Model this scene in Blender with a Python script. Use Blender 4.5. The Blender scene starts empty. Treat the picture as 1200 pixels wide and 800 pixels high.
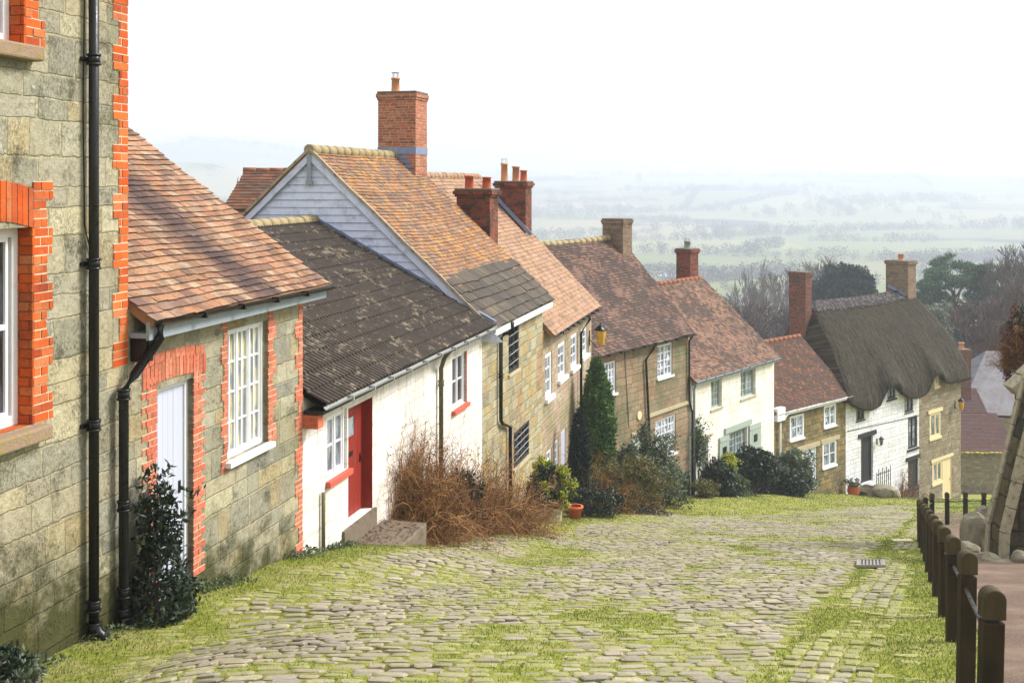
import bpy, math, random
import numpy as np
random.seed(7); RNG = np.random.default_rng(11)
F, CX, HY = 1300.0, 600.0, 215.0            # focal length in photo pixels, principal column, horizon row
sc = bpy.context.scene
COL = sc.collection

# ------------------------------------------------------------------ scene, camera, light
sc.render.engine = 'CYCLES'
sc.cycles.use_denoising = True
sc.cycles.max_bounces = 6; sc.cycles.diffuse_bounces = 3; sc.cycles.glossy_bounces = 2
sc.cycles.transmission_bounces = 3; sc.cycles.volume_bounces = 1; sc.cycles.transparent_max_bounces = 6
sc.view_settings.view_transform = 'Standard'; sc.view_settings.look = 'None'
sc.view_settings.gamma = 1.0; sc.view_settings.use_curve_mapping = False
sc.view_settings.exposure = 1.35
cd = bpy.data.cameras.new('camera'); cam = bpy.data.objects.new('camera', cd); COL.objects.link(cam)
cd.sensor_width = 36; cd.lens = 39.0; cd.shift_y = -185 / 1200; cd.clip_start = 0.1; cd.clip_end = 20000
cam.location = (0, 0, 0); cam.rotation_euler = (math.radians(90), 0, 0); sc.camera = cam

SUN_EL, SUN_AZ = 42, 78                      # azimuth from +Y towards +X
w = bpy.data.worlds.new('World'); sc.world = w; w.use_nodes = True
nt = w.node_tree; nt.nodes.clear()
sky = nt.nodes.new('ShaderNodeTexSky'); sky.sky_type = 'NISHITA'; sky.sun_disc = False
sky.sun_elevation = math.radians(SUN_EL); sky.sun_rotation = math.radians(SUN_AZ)
sky.dust_density = 4.0; sky.air_density = 1.0; sky.ozone_density = 1.0
mx = nt.nodes.new('ShaderNodeMix'); mx.data_type = 'RGBA'; mx.inputs[0].default_value = 0.85
mx.inputs[7].default_value = (8.3, 8.4, 8.6, 1)          # white overcast veil over the blue
bg = nt.nodes.new('ShaderNodeBackground'); bg.inputs[1].default_value = 0.075
wo = nt.nodes.new('ShaderNodeOutputWorld')
nt.links.new(sky.outputs[0], mx.inputs[6]); nt.links.new(mx.outputs[2], bg.inputs[0]); nt.links.new(bg.outputs[0], wo.inputs[0])
ld = bpy.data.lights.new('sun', 'SUN'); ld.energy = 2.7; ld.angle = math.radians(18); ld.color = (1, .955, .89)
lo = bpy.data.objects.new('sun', ld); COL.objects.link(lo)
from mathutils import Vector
sd = Vector((math.sin(math.radians(SUN_AZ)) * math.cos(math.radians(SUN_EL)), math.cos(math.radians(SUN_AZ)) * math.cos(math.radians(SUN_EL)), math.sin(math.radians(SUN_EL))))
lo.rotation_euler = sd.to_track_quat('Z', 'Y').to_euler(); lo.location = (20, 0, 30)

# ------------------------------------------------------------------ node helpers
def S(r, g, b, k=1.0):
    f = lambda c: ((c / 255 / 12.92) if c / 255 <= .04045 else ((c / 255 + .055) / 1.055) ** 2.4) * k
    return (f(r), f(g), f(b), 1)
class N:
    def __init__(s, name, rough=.8, spec=.3):
        s.mat = bpy.data.materials.new(name); s.mat.use_nodes = True
        s.t = s.mat.node_tree; s.t.nodes.clear()
        s.out = s.t.nodes.new('ShaderNodeOutputMaterial'); s.b = s.t.nodes.new('ShaderNodeBsdfPrincipled')
        s.t.links.new(s.b.outputs[0], s.out.inputs[0])
        s.b.inputs['Roughness'].default_value = rough; s.b.inputs['Specular IOR Level'].default_value = spec
    def set(s, sock, v):
        if hasattr(v, 'is_output') or isinstance(v, bpy.types.NodeSocket): s.t.links.new(v, sock)
        else:
            try: sock.default_value = v
            except Exception: sock.default_value = v[:3]
    def m(s, op, a, b=0.0, c=0.0, clamp=False):
        n = s.t.nodes.new('ShaderNodeMath'); n.operation = op; n.use_clamp = clamp
        s.set(n.inputs[0], a); s.set(n.inputs[1], b); s.set(n.inputs[2], c); return n.outputs[0]
    def mix(s, f, a, b, blend='MIX'):
        n = s.t.nodes.new('ShaderNodeMix'); n.data_type = 'RGBA'; n.blend_type = blend
        s.set(n.inputs[0], f); s.set(n.inputs[6], a); s.set(n.inputs[7], b); return n.outputs[2]
    def ramp(s, f, stops, interp='LINEAR'):
        n = s.t.nodes.new('ShaderNodeValToRGB'); r = n.color_ramp; r.interpolation = interp
        while len(r.elements) < len(stops): r.elements.new(.5)
        for e, (p, c) in zip(r.elements, stops): e.position = p; e.color = c if len(c) == 4 else (*c, 1)
        s.set(n.inputs[0], f); return n.outputs[0]
    def sm(s, x, lo, hi, a=0.0, b=1.0):
        n = s.t.nodes.new('ShaderNodeMapRange'); n.interpolation_type = 'SMOOTHSTEP'
        s.set(n.inputs[0], x)
        for i, q in zip((1, 2, 3, 4), (lo, hi, a, b)): s.set(n.inputs[i], q)
        return n.outputs[0]
    def noise(s, vec, scale, detail=4, rough=.6, dist=0.0):
        n = s.t.nodes.new('ShaderNodeTexNoise'); n.inputs['Scale'].default_value = scale
        n.inputs['Detail'].default_value = detail; n.inputs['Roughness'].default_value = rough; n.inputs['Distortion'].default_value = dist
        if vec is not None: s.set(n.inputs['Vector'], vec)
        return n.outputs[0]
    def uv(s):
        n = s.t.nodes.new('ShaderNodeUVMap'); n.uv_map = 'UVMap'; return n.outputs[0]
    def geo(s): return s.t.nodes.new('ShaderNodeNewGeometry').outputs['Position']
    def attr(s, name):
        n = s.t.nodes.new('ShaderNodeAttribute'); n.attribute_name = name; return n.outputs['Fac']
    def sep(s, v):
        n = s.t.nodes.new('ShaderNodeSeparateXYZ'); s.set(n.inputs[0], v); return n.outputs
    def comb(s, x, y, z=0.0):
        n = s.t.nodes.new('ShaderNodeCombineXYZ'); s.set(n.inputs[0], x); s.set(n.inputs[1], y); s.set(n.inputs[2], z); return n.outputs[0]
    def scl(s, v, k):
        n = s.t.nodes.new('ShaderNodeVectorMath'); n.operation = 'MULTIPLY'; s.set(n.inputs[0], v); n.inputs[1].default_value = k; return n.outputs[0]
    def wn(s, v):
        n = s.t.nodes.new('ShaderNodeTexWhiteNoise'); n.noise_dimensions = '3D'; s.set(n.inputs[0], v); return n.outputs[0]
    def bump(s, h, dist=.01, strength=1.0):
        n = s.t.nodes.new('ShaderNodeBump'); n.inputs['Distance'].default_value = dist; n.inputs['Strength'].default_value = strength
        s.set(n.inputs['Height'], h); s.t.links.new(n.outputs[0], s.b.inputs['Normal'])
    def color(s, c): s.set(s.b.inputs['Base Color'], c)
    def rough(s, c): s.set(s.b.inputs['Roughness'], c)

def masonry(name, rh, bw, cols, mortar, mw=.008, bd=.02, wob=.03, vary=.25, contrast=.5, moss=None, stain=None, seed=0.0, soft=.012, speck=.5, gain=1.0, streak=0.0):
    """coursed stone or brick laid out in metres over the wall's own UV; every block has its own colour."""
    gn = lambda q: tuple(min(.86, x * gain) for x in q[:3]) + (1,)
    cols = [gn(q) for q in cols]; mortar = gn(mortar)
    g = N(name, .88, .2); uv = g.uv(); o = g.sep(uv); u0, v0 = o[0], o[1]
    nw = g.sm(g.noise(uv, 3.0, 3), 0, 1, -wob, wob); nw2 = g.sm(g.noise(uv, 9.0, 2), 0, 1, -wob * .5, wob * .5)
    u = g.m('ADD', u0, nw2); v = g.m('ADD', v0, nw)
    vr = g.m('DIVIDE', v, rh); vr = g.m('ADD', vr, g.m('MULTIPLY', g.m('SINE', g.m('ADD', g.m('MULTIPLY', vr, 1.9), seed)), vary))
    row = g.m('FLOOR', vr); fv = g.m('FRACT', vr)
    rr = g.wn(g.comb(row, seed, 3.3))
    ur = g.m('ADD', g.m('DIVIDE', u, bw), g.m('MULTIPLY', rr, 9.0))
    ur = g.m('ADD', ur, g.m('MULTIPLY', g.m('SINE', g.m('ADD', g.m('MULTIPLY', ur, 2.1), g.m('MULTIPLY', row, 2.7))), vary * 1.3))
    col = g.m('FLOOR', ur); fu = g.m('FRACT', ur)
    du = g.m('MULTIPLY', g.m('MINIMUM', fu, g.m('SUBTRACT', 1.0, fu)), bw)
    dv = g.m('MULTIPLY', g.m('MINIMUM', fv, g.m('SUBTRACT', 1.0, fv)), rh)
    d = g.m('SMOOTH_MIN', du, dv, .008)
    d = g.m('ADD', d, g.sm(g.noise(uv, 17, 5, .75), .2, .8, -mw * 1.6, mw * 1.6))
    mask = g.sm(d, mw * .6, mw + soft)
    cell = g.wn(g.comb(col, row, seed)); k = len(cols)
    c = g.ramp(cell, [((i + .5) / k, q) for i, q in enumerate(cols)], 'LINEAR')
    n1 = g.noise(uv, 14, 6, .7); n2 = g.noise(uv, 60, 4, .7); n3 = g.noise(uv, .9, 4, .6)
    c = g.mix(g.sm(n1, .38, .75, 0, contrast), c, g.mix(.6, c, (.03, .03, .022, 1)))
    pit = g.noise(g.scl(uv, (1, .5, 1)), 46, 7, .9); pmod = g.m('MULTIPLY', g.sm(g.noise(uv, 2.6, 3), .35, .62, .15, 1.0), g.sm(cell, 0, 1, .45, 1.0))
    c = g.mix(g.m('MULTIPLY', g.sm(pit, .53, .68, 0, speck * 1.25), pmod, 0, True), c, g.mix(.7, c, (.03, .026, .012, 1)))
    c = g.mix(g.sm(n2, .34, .46, speck * .7, 0), c, g.mix(.5, c, S(232, 226, 204)))
    mc = g.mix(g.sm(n1, .3, .7, 0, .6), mortar, g.mix(.6, mortar, (.03, .03, .02, 1)))
    c = g.mix(mask, mc, c)
    c = g.mix(g.sm(n3, .35, .7, 0, .35), c, g.mix(1.0, c, S(205, 190, 160), 'MULTIPLY'))
    if stain:
        for (scol, sc_, lo, hi, amt) in stain:
            c = g.mix(g.sm(g.noise(uv, sc_, 6, .7), lo, hi, 0, amt), c, scol)
    if streak:                                # rain streaks and bruises on limewash
        st_ = g.noise(g.scl(uv, (3.2, .35, 1)), 1.7, 6, .75); c = g.mix(g.sm(st_, .5, .72, 0, streak), c, S(160, 154, 140, .75))
        c = g.mix(g.sm(g.noise(uv, 7, 6, .8), .6, .68, 0, streak), c, S(134, 124, 106, .7))
    if moss:                                  # algae on the courses next to the ground: (a, b, height, colour)
        a, b, h, mcol, amt = moss
        hh = g.m('SUBTRACT', v0, g.m('ADD', a, g.m('MULTIPLY', u0, b)))
        hh = g.m('ADD', hh, g.sm(g.noise(uv, 2.5, 6, .75), 0, 1, h * .9, -h * .9))
        c = g.mix(g.sm(hh, h, 0, 0, amt), c, g.mix(g.noise(uv, 25, 4), mcol, g.mix(.5, mcol, (.02, .025, .01, 1))))
    g.color(c)
    h = g.m('ADD', g.m('MULTIPLY', mask, 1.0), g.m('ADD', g.m('MULTIPLY', n1, .9), g.m('MULTIPLY', n2, .35)))
    h = g.m('ADD', h, g.m('MULTIPLY', cell, .5)); h = g.m('SUBTRACT', h, g.m('MULTIPLY', g.m('MULTIPLY', g.sm(pit, .5, .66), pmod), .6 * min(1.0, speck * 2)))
    g.bump(h, bd); return g.mat

def tiles(name, cols, dark=None, lichen=None, lich=(.62, .72), amt=.8, darkamt=.8, dsc=.8, dlo=.45, dhi=.6, band=None, rough=.8):
    g = N(name, rough, .25); uv = g.uv(); r = g.attr('rnd'); k = len(cols)
    c = g.ramp(r, [((i + .5) / k, q) for i, q in enumerate(cols)])
    n1 = g.noise(uv, 30, 5, .7); n2 = g.noise(uv, 6, 5, .7)
    c = g.mix(1.0, c, (.72, .72, .63, 1), 'MULTIPLY')
    c = g.mix(g.sm(n1, .4, .7, 0, .6), c, g.mix(.75, c, (.03, .02, .015, 1)))
    c = g.mix(g.sm(g.noise(uv, 2.2, 5, .75), .44, .62, 0, .8), c, g.mix(.66, c, (.035, .026, .020, 1)))
    c = g.mix(g.sm(n1, .22, .36, .35, 0), c, S(235, 215, 190))
    if dark is not None:
        c = g.mix(g.sm(g.m('ADD', g.m('MULTIPLY', g.noise(uv, dsc, 4, .6), .8), g.m('MULTIPLY', r, .2)), dlo, dhi, 0, darkamt), c, dark)
    if band:                                  # a weather stain that runs across the slope
        o = g.sep(uv); (k1, k0, wd, bc, ba) = band
        t = g.m('ABSOLUTE', g.m('SUBTRACT', g.m('MULTIPLY', o[0], 1.0), g.m('ADD', k0, g.m('MULTIPLY', o[1], k1))))
        t = g.m('ADD', t, g.sm(n2, 0, 1, -.3, .3)); t = g.m('ADD', t, g.m('MULTIPLY', r, .3))
        c = g.mix(g.sm(t, wd, wd * .2, 0, ba), c, bc)
    if lichen is not None:
        c = g.mix(g.sm(g.m('ADD', g.m('MULTIPLY', n2, .65), g.m('MULTIPLY', g.noise(uv, 1.3, 3), .35)), lich[0] - .08, lich[1] - .08, 0, amt), c, lichen)
    c = g.mix(g.m('LESS_THAN', r, 0.0), c, g.mix(n1, S(62, 48, 38, .8), S(92, 78, 48, .8)))     # course shadow line painted into the lower edge of every tile
    g.color(c); g.bump(n1, .006); return g.mat

def paint(name, col, rough=.5, dirt=S(90, 85, 70), amt=.35, sc_=6, bump=.003, metal=0.0, streak=1.0, spec=.4):
    g = N(name, rough, spec); p = g.geo(); p2 = g.scl(p, (1, 1, 1 / streak))
    n = g.noise(p2, sc_, 6, .7); n2 = g.noise(p, sc_ * 9, 3)
    c = g.mix(g.sm(n, .45, .8, 0, amt), col, dirt)
    c = g.mix(g.sm(n2, .55, .8, 0, amt * .6), c, g.mix(.5, c, dirt))
    g.color(c); g.rough(g.sm(n, .3, .7, rough - .1, min(1, rough + .2))); g.b.inputs['Metallic'].default_value = metal
    g.bump(g.m('ADD', n, g.m('MULTIPLY', n2, .4)), bump); return g.mat

def leafmat(name, cols, rough=.5, trans=.25):
    g = N(name, rough, .4); r = g.attr('rnd'); k = len(cols)
    c = g.ramp(r, [((i + .5) / k, q) for i, q in enumerate(cols)])
    g.color(c)
    tr = g.t.nodes.new('ShaderNodeBsdfTranslucent'); g.set(tr.inputs[0], c)
    mxs = g.t.nodes.new('ShaderNodeMixShader'); mxs.inputs[0].default_value = trans
    g.t.links.new(g.b.outputs[0], mxs.inputs[1]); g.t.links.new(tr.outputs[0], mxs.inputs[2]); g.t.links.new(mxs.outputs[0], g.out.inputs[0])
    return g.mat

# ------------------------------------------------------------------ geometry helpers
class Frame:
    """a facade line seen from above: s runs along it (away from the camera), d out of it towards the street."""
    def __init__(f, X0, Y0, vpx, X1=None, Y1=None):
        k = (vpx - CX) / F; L = math.hypot(k, 1)
        f.ox, f.oy = X0, Y0; f.ux, f.uy = k / L, 1 / L; f.nx, f.ny = f.uy, -f.ux
    def P(f, s, d, z): return (f.ox + s * f.ux + d * f.nx, f.oy + s * f.uy + d * f.ny, z)
    def PA(f, s, d, z):
        s, d, z = np.broadcast_arrays(s, d, z); return np.stack([f.ox + s * f.ux + d * f.nx, f.oy + s * f.uy + d * f.ny, z], -1)
    def s(f, px, d=0.0):
        t = (px - CX) / F; ox = f.ox + d * f.nx; oy = f.oy + d * f.ny
        return (t * oy - ox) / (f.ux - t * f.uy)
    def z(f, px, py, d=0.0):
        s = f.s(px, d); return -(py - HY) / F * (f.oy + s * f.uy + d * f.ny)
    def R(f, x0, x1, yt, yb, d=0.0):
        xm = (x0 + x1) / 2; return (f.s(x0, d), f.s(x1, d), f.z(xm, yb, d), f.z(xm, yt, d))
def px3(x, y, Y): return ((x - CX) / F * Y, Y, -(y - HY) / F * Y)

def link(name, me, mats, parent=None, loc=(0, 0, 0)):
    for m_ in (mats if isinstance(mats, (list, tuple)) else [mats]): me.materials.append(m_)
    o = bpy.data.objects.new(name, me); COL.objects.link(o)
    if parent is not None: o.parent = parent
    else: o.location = loc
    return o
def wloc(o):
    x = y = z = 0
    while o is not None: x += o.location.x; y += o.location.y; z += o.location.z; o = o.parent
    return (x, y, z)
def mesh_np(name, V, Fc, mats, parent=None, loc=None, rnd=None, uv=None, moss=None, smooth=False, mi=None):
    """V n x 3 world points, Fc m x k faces (k fixed)."""
    V = np.asarray(V, np.float32).reshape(-1, 3); Fc = np.asarray(Fc, np.int32); k = Fc.shape[1]
    base = np.array(wloc(parent) if parent is not None else (loc if loc is not None else (0, 0, 0)), np.float32)
    me = bpy.data.meshes.new(name); me.vertices.add(len(V)); me.vertices.foreach_set('co', (V - base).ravel())
    me.loops.add(Fc.size); me.loops.foreach_set('vertex_index', Fc.ravel())
    me.polygons.add(len(Fc)); me.polygons.foreach_set('loop_start', np.arange(0, Fc.size, k, dtype=np.int32))
    try: me.polygons.foreach_set('loop_total', np.full(len(Fc), k, np.int32))
    except Exception: pass
    me.polygons.foreach_set('use_smooth', np.full(len(Fc), smooth, bool))
    if mi is not None: me.polygons.foreach_set('material_index', np.asarray(mi, np.int32))
    if uv is not None:
        l = me.uv_layers.new(name='UVMap'); l.data.foreach_set('uv', np.asarray(uv, np.float32).ravel())
    for nm, a in (('rnd', rnd), ('moss', moss)):
        if a is not None:
            a = np.asarray(a, np.float32)
            at = me.attributes.new(nm, 'FLOAT', 'FACE' if len(a) == len(Fc) else 'POINT'); at.data.foreach_set('value', a)
    me.update(calc_edges=True)
    return link(name, me, mats, parent, tuple(base))

class MB:
    def __init__(s): s.v = []; s.f = []; s.uv = []; s.r = []; s.mi = []; s.sm = []
    def face(s, pts, uv=None, r=0.5, mi=0, sm=False):
        i = len(s.v); s.v += [tuple(p) for p in pts]; s.f.append(tuple(range(i, i + len(pts))))
        s.uv += list(uv) if uv else [(p[0] + p[1], p[2]) for p in pts]; s.r.append(r); s.mi.append(mi); s.sm.append(sm)
    def box(s, fr, s0, s1, d0, d1, z0, z1, r=None, mi=0, zs=0.0):
        """zs: how much z rises from s0 to s1"""
        r = random.random() if r is None else r
        def P(a, d, z): return fr.P(a, d, z + (zs * (a - s0) / (s1 - s0) if s1 != s0 else 0))
        s.face([P(s0, d1, z0), P(s1, d1, z0), P(s1, d1, z1), P(s0, d1, z1)], [(s0, z0), (s1, z0), (s1, z1), (s0, z1)], r, mi)
        s.face([P(s1, d0, z0), P(s0, d0, z0), P(s0, d0, z1), P(s1, d0, z1)], [(s1, z0), (s0, z0), (s0, z1), (s1, z1)], r, mi)
        s.face([P(s0, d0, z0), P(s0, d1, z0), P(s0, d1, z1), P(s0, d0, z1)], [(d0, z0), (d1, z0), (d1, z1), (d0, z1)], r, mi)
        s.face([P(s1, d1, z0), P(s1, d0, z0), P(s1, d0, z1), P(s1, d1, z1)], [(d1 + .3, z0), (d0 + .3, z0), (d0 + .3, z1), (d1 + .3, z1)], r, mi)
        s.face([P(s0, d1, z1), P(s1, d1, z1), P(s1, d0, z1), P(s0, d0, z1)], [(s0, d1), (s1, d1), (s1, d0), (s0, d0)], r, mi)
        s.face([P(s0, d0, z0), P(s1, d0, z0), P(s1, d1, z0), P(s0, d1, z0)], [(s0, d0), (s1, d0), (s1, d1), (s0, d1)], r, mi)
    def beam(s, p0, p1, wd, ht, up=(0, 0, 1), r=None, mi=0):
        r = random.random() if r is None else r
        p0 = Vector(p0); p1 = Vector(p1); a = (p1 - p0).normalized(); upv = Vector(up); sd_ = a.cross(upv).normalized(); u2 = sd_.cross(a)
        c = [(i * wd / 2, j * ht / 2) for i, j in ((-1, -1), (1, -1), (1, 1), (-1, 1))]
        A = [p0 + sd_ * x + u2 * y for x, y in c]; B = [p1 + sd_ * x + u2 * y for x, y in c]; L = (p1 - p0).length
        s.face(A[::-1], [(0, 0), (wd, 0), (wd, ht), (0, ht)], r, mi); s.face(B, [(0, 0), (wd, 0), (wd, ht), (0, ht)], r, mi)
        for i in range(4):
            j = (i + 1) % 4; s.face([A[i], A[j], B[j], B[i]], [(0, i * .3), (0, i * .3 + wd), (L, i * .3 + wd), (L, i * .3)], r, mi)
    def tube(s, pts, rad, n=10, mi=0, caps=True, r=.5):
        pts = [Vector(p) for p in pts]; rads = rad if isinstance(rad, (list, tuple)) else [rad] * len(pts); rings = []
        for i, p in enumerate(pts):
            a = (pts[min(i + 1, len(pts) - 1)] - pts[max(i - 1, 0)]).normalized()
            ref = Vector((0, 0, 1)) if abs(a.z) < .9 else Vector((0, 1, 0))
            x = a.cross(ref).normalized(); y = x.cross(a)
            rings.append([p + (x * math.cos(2 * math.pi * k / n) + y * math.sin(2 * math.pi * k / n)) * rads[i] for k in range(n)])
        L = 0
        for i in range(len(pts) - 1):
            L2 = L + (pts[i + 1] - pts[i]).length
            for k in range(n):
                j = (k + 1) % n; s.face([rings[i][k], rings[i][j], rings[i + 1][j], rings[i + 1][k]], [(k / n, L), ((k + 1) / n, L), ((k + 1) / n, L2), (k / n, L2)], r, mi, True)
            L = L2
        if caps: s.face(rings[0][::-1], None, r, mi); s.face(rings[-1], None, r, mi)
    def lathe(s, c, prof, n=16, mi=0, r=.5):
        """prof: (radius, z) list from bottom to top"""
        rings = [[(c[0] + q * math.cos(2 * math.pi * k / n), c[1] + q * math.sin(2 * math.pi * k / n), c[2] + z) for k in range(n)] for q, z in prof]
        for i in range(len(prof) - 1):
            for k in range(n):
                j = (k + 1) % n; s.face([rings[i][k], rings[i][j], rings[i + 1][j], rings[i + 1][k]], [(k / n, prof[i][1]), ((k + 1) / n, prof[i][1]), ((k + 1) / n, prof[i + 1][1]), (k / n, prof[i + 1][1])], r, mi, True)
    def build(s, name, mats, parent=None, loc=None, bevel=0.0, weld=True):
        base = wloc(parent) if parent is not None else (loc if loc is not None else (0, 0, 0))
        me = bpy.data.meshes.new(name); me.from_pydata([(v[0] - base[0], v[1] - base[1], v[2] - base[2]) for v in s.v], [], s.f)
        l = me.uv_layers.new(name='UVMap'); l.data.foreach_set('uv', [c for q in s.uv for c in q])
        at = me.attributes.new('rnd', 'FLOAT', 'FACE'); at.data.foreach_set('value', s.r)
        me.polygons.foreach_set('material_index', s.mi); me.polygons.foreach_set('use_smooth', s.sm)
        if weld and any(s.sm):
            import bmesh
            bm = bmesh.new(); bm.from_mesh(me); bmesh.ops.remove_doubles(bm, verts=bm.verts, dist=.0004); bm.to_mesh(me); bm.free()
        o = link(name, me, mats, parent, base)
        if bevel:
            import bmesh
            bm = bmesh.new(); bm.from_mesh(me); bmesh.ops.remove_doubles(bm, verts=bm.verts, dist=.0004); bmesh.ops.recalc_face_normals(bm, faces=bm.faces); bm.to_mesh(me); bm.free()
            b = o.modifiers.new('edge', 'BEVEL'); b.width = bevel; b.segments = 2; b.limit_method = 'ANGLE'
        return o

def thing(name, label, cat, loc, group=None):
    o = bpy.data.objects.new(name, None); COL.objects.link(o); o.location = loc; o.empty_display_size = .2
    o['label'] = label; o['category'] = cat
    if group: o['group'] = group
    return o
def tag(o, label, cat, group=None):
    o['label'] = label; o['category'] = cat
    if group: o['group'] = group
    return o
def kind(o, k): o['kind'] = k; return o

# smooth value noise on numpy arrays
def vnoise(x, y, seed=0):
    x = np.asarray(x, float); y = np.asarray(y, float); xi = np.floor(x).astype(np.int64); yi = np.floor(y).astype(np.int64); fx = x - xi; fy = y - yi
    def h(a, b):
        n = (a * 374761393 + b * 668265263 + seed * 974711) & 0xffffffff; n = ((n ^ (n >> 13)) * 1274126177) & 0xffffffff
        return ((n ^ (n >> 16)) & 0xffff) / 65535.0
    fx = fx * fx * (3 - 2 * fx); fy = fy * fy * (3 - 2 * fy)
    return (h(xi, yi) * (1 - fx) + h(xi + 1, yi) * fx) * (1 - fy) + (h(xi, yi + 1) * (1 - fx) + h(xi + 1, yi + 1) * fx) * fy
def fbm(x, y, seed=0, o=4):
    t = 0; a = .5; x = np.asarray(x, float); y = np.asarray(y, float)
    for i in range(o): t = t + a * vnoise(x * 2 ** i, y * 2 ** i, seed + i); a /= 2
    return t / (1 - .5 ** o)
def sst(x, a, b): t = np.clip((np.asarray(x, float) - a) / (b - a), 0, 1); return t * t * (3 - 2 * t)

# ------------------------------------------------------------------ the lie of the land
CTRL = np.array([(-4.8, 9.0, -.45), (-4.4, 10.2, -.3), (-4.2, 11.1, -.15), (-3.75, 12.9, .12), (-3.0, 15.8, .3), (-2.6, 17.2, .34), (-1.3, 22, .32), (.6, 27, .32), (2.4, 34, .35),
    (5, 41, .5), (7, 45, .6), (10, 49, .62), (14.5, 54, .5), (18, 57, .3), (21, 60, .1), (26, 65, 0),
    (-1.5, 9, 0), (0, 11, 0), (0, 14, 0), (1, 18, 0), (3, 22, 0), (5, 27, 0), (8, 33, 0), (10, 38, 0), (13, 42, .05), (16, 46, .1), (20, 50, 0), (24, 56, 0), (4, 10, 0), (7, 16, 0), (11, 26, 0), (16, 36, 0), (22, 42, 0), (30, 60, 0), (0, 4, 0), (-3, 4, -.2), (12, 12, 0)])
def zg(X, Y):
    X = np.asarray(X, float); Y = np.asarray(Y, float)
    near = -(1.45 + .262 * np.clip(Y, -40, 75)); D = 38.9
    z = near - np.where(Y > 75, D * (1 - np.exp(-(np.maximum(Y, 75) - 75) * .262 / D)), 0)
    num = 0; den = 1e-9
    for (cx_, cy_, c) in CTRL:
        q = 1 / ((X - cx_) ** 2 + (Y - cy_) ** 2 + .6) ** 1.8; num = num + q * c; den = den + q
    z = z + num / den * (1 - sst(Y, 66, 76)) * (1 - sst(np.abs(X - 8), 40, 70))
    z = z + .05 * (fbm(X * .5, Y * .5, 5, 2) - .5) * (Y < 80)
    far = sst(Y, 120, 400)
    z = z + far * (fbm(X / 260, Y / 260, 9, 3) - .5) * 5
    r = np.hypot(X, Y)
    z = z + sst(Y, 1150, 3200) * (74 + 22 * (fbm(X / 700, Y / 900, 21, 3) - .5)) + sst(Y, 1200, 2000) * (fbm(X / 380, Y / 300, 31, 4) - .5) * 26
    z = z + 105 * np.exp(-((X + 830) / 420) ** 2) * sst(Y, 1900, 3100) + 12 * np.exp(-((X - 850) / 500) ** 2) * sst(Y, 2300, 3100)
    z = z + 78 * np.exp(-((X + 560) / 190) ** 2 - ((Y - 1900) / 330) ** 2)
    return z
# ------------------------------------------------------------------ materials
OL1, OL2, OL3, OL4, OL5 = S(160, 155, 136, .8), S(146, 144, 126, .8), S(170, 162, 136, .8), S(132, 131, 120, .8), S(162, 148, 112, .8)
base_row = None
M = {}
row = Frame(-7, 0, 930)
def gable_pt(fr, s, px, py):
    t = (px - CX) / F; ax = fr.ox + s * fr.ux; ay = fr.oy + s * fr.uy
    r = (ax - t * ay) / (fr.nx - t * fr.ny); Y = ay - r * fr.ny
    return -r, -(py - HY) / F * Y
Frame.gable = gable_pt
# ground line along the first facade: v = a + b*u
b_row = -.262 * row.uy
GREY_MORTAR = S(190, 182, 150, .75)
M['stone'] = masonry('stone', .27, .46, [OL1, OL3, OL2, OL4, S(186, 180, 152, .8), OL5, OL1, OL2], GREY_MORTAR, .006, .02, .02, .22, .6, moss=(-1.4, b_row, .95, S(92, 92, 36, .5), .95), stain=[(S(205, 198, 172, .85), 1.1, .55, .75, .5), (S(70, 66, 44, .6), 2.6, .54, .68, .65), (S(120, 118, 60, .7), .7, .5, .7, .4), (S(226, 220, 200, .9), 4.0, .6, .7, .5)], gain=1.36, seed=1.0, soft=.01)
M['stone_rubble'] = masonry('stone_rubble', .21, .34, [S(176, 170, 142, .8), S(158, 152, 126, .8), S(184, 172, 138, .8), S(142, 138, 118, .8), S(180, 158, 108, .8)], S(196, 186, 158, .75), .007, .03, .035, .25, .6, stain=[(S(176, 122, 84, .8), .5, .5, .62, .55), (S(90, 86, 60, .7), 1.7, .6, .72, .5)], gain=1.36, seed=4.0)
M['stone_pink'] = masonry('stone_pink', .16, .30, [S(182, 152, 130, .75), S(172, 152, 132, .75), S(158, 140, 122, .75), S(180, 168, 146, .75)], S(190, 176, 150, .7), .006, .018, .03, .2, .4, stain=[(S(150, 146, 104, .75), .6, .48, .62, .7)], gain=1.4, seed=8.0)
M['stone_brown'] = masonry('stone_brown', .23, .42, [S(150, 130, 106, .8), S(136, 118, 98, .8), S(160, 138, 112, .8), S(134, 126, 104, .8), S(152, 124, 102, .8)], S(150, 138, 112, .7), .007, .02, .03, .22, .5, stain=[(S(112, 114, 84, .8), .5, .45, .6, .8), (S(172, 126, 92, .8), .8, .55, .68, .5)], gain=1.3, seed=12.0)
M['stone_gold'] = masonry('stone_gold', .24, .36, [S(138, 122, 80, .8), S(116, 106, 74, .8), S(152, 132, 84, .8), S(108, 100, 76, .8)], S(120, 110, 84, .7), .009, .03, .03, .22, .6, stain=[(S(84, 82, 60, .8), 1.2, .52, .66, .7)], gain=1.4, seed=15.0)
M['stone_grey'] = masonry('stone_grey', .15, .26, [S(156, 146, 122, .8), S(132, 126, 106, .8), S(146, 130, 104, .8), S(118, 112, 96, .8)], S(160, 150, 128, .7), .010, .03, .05, .3, .5, stain=[(S(150, 120, 90, .8), .7, .5, .65, .5)], gain=1.4, seed=18.0)
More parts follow.
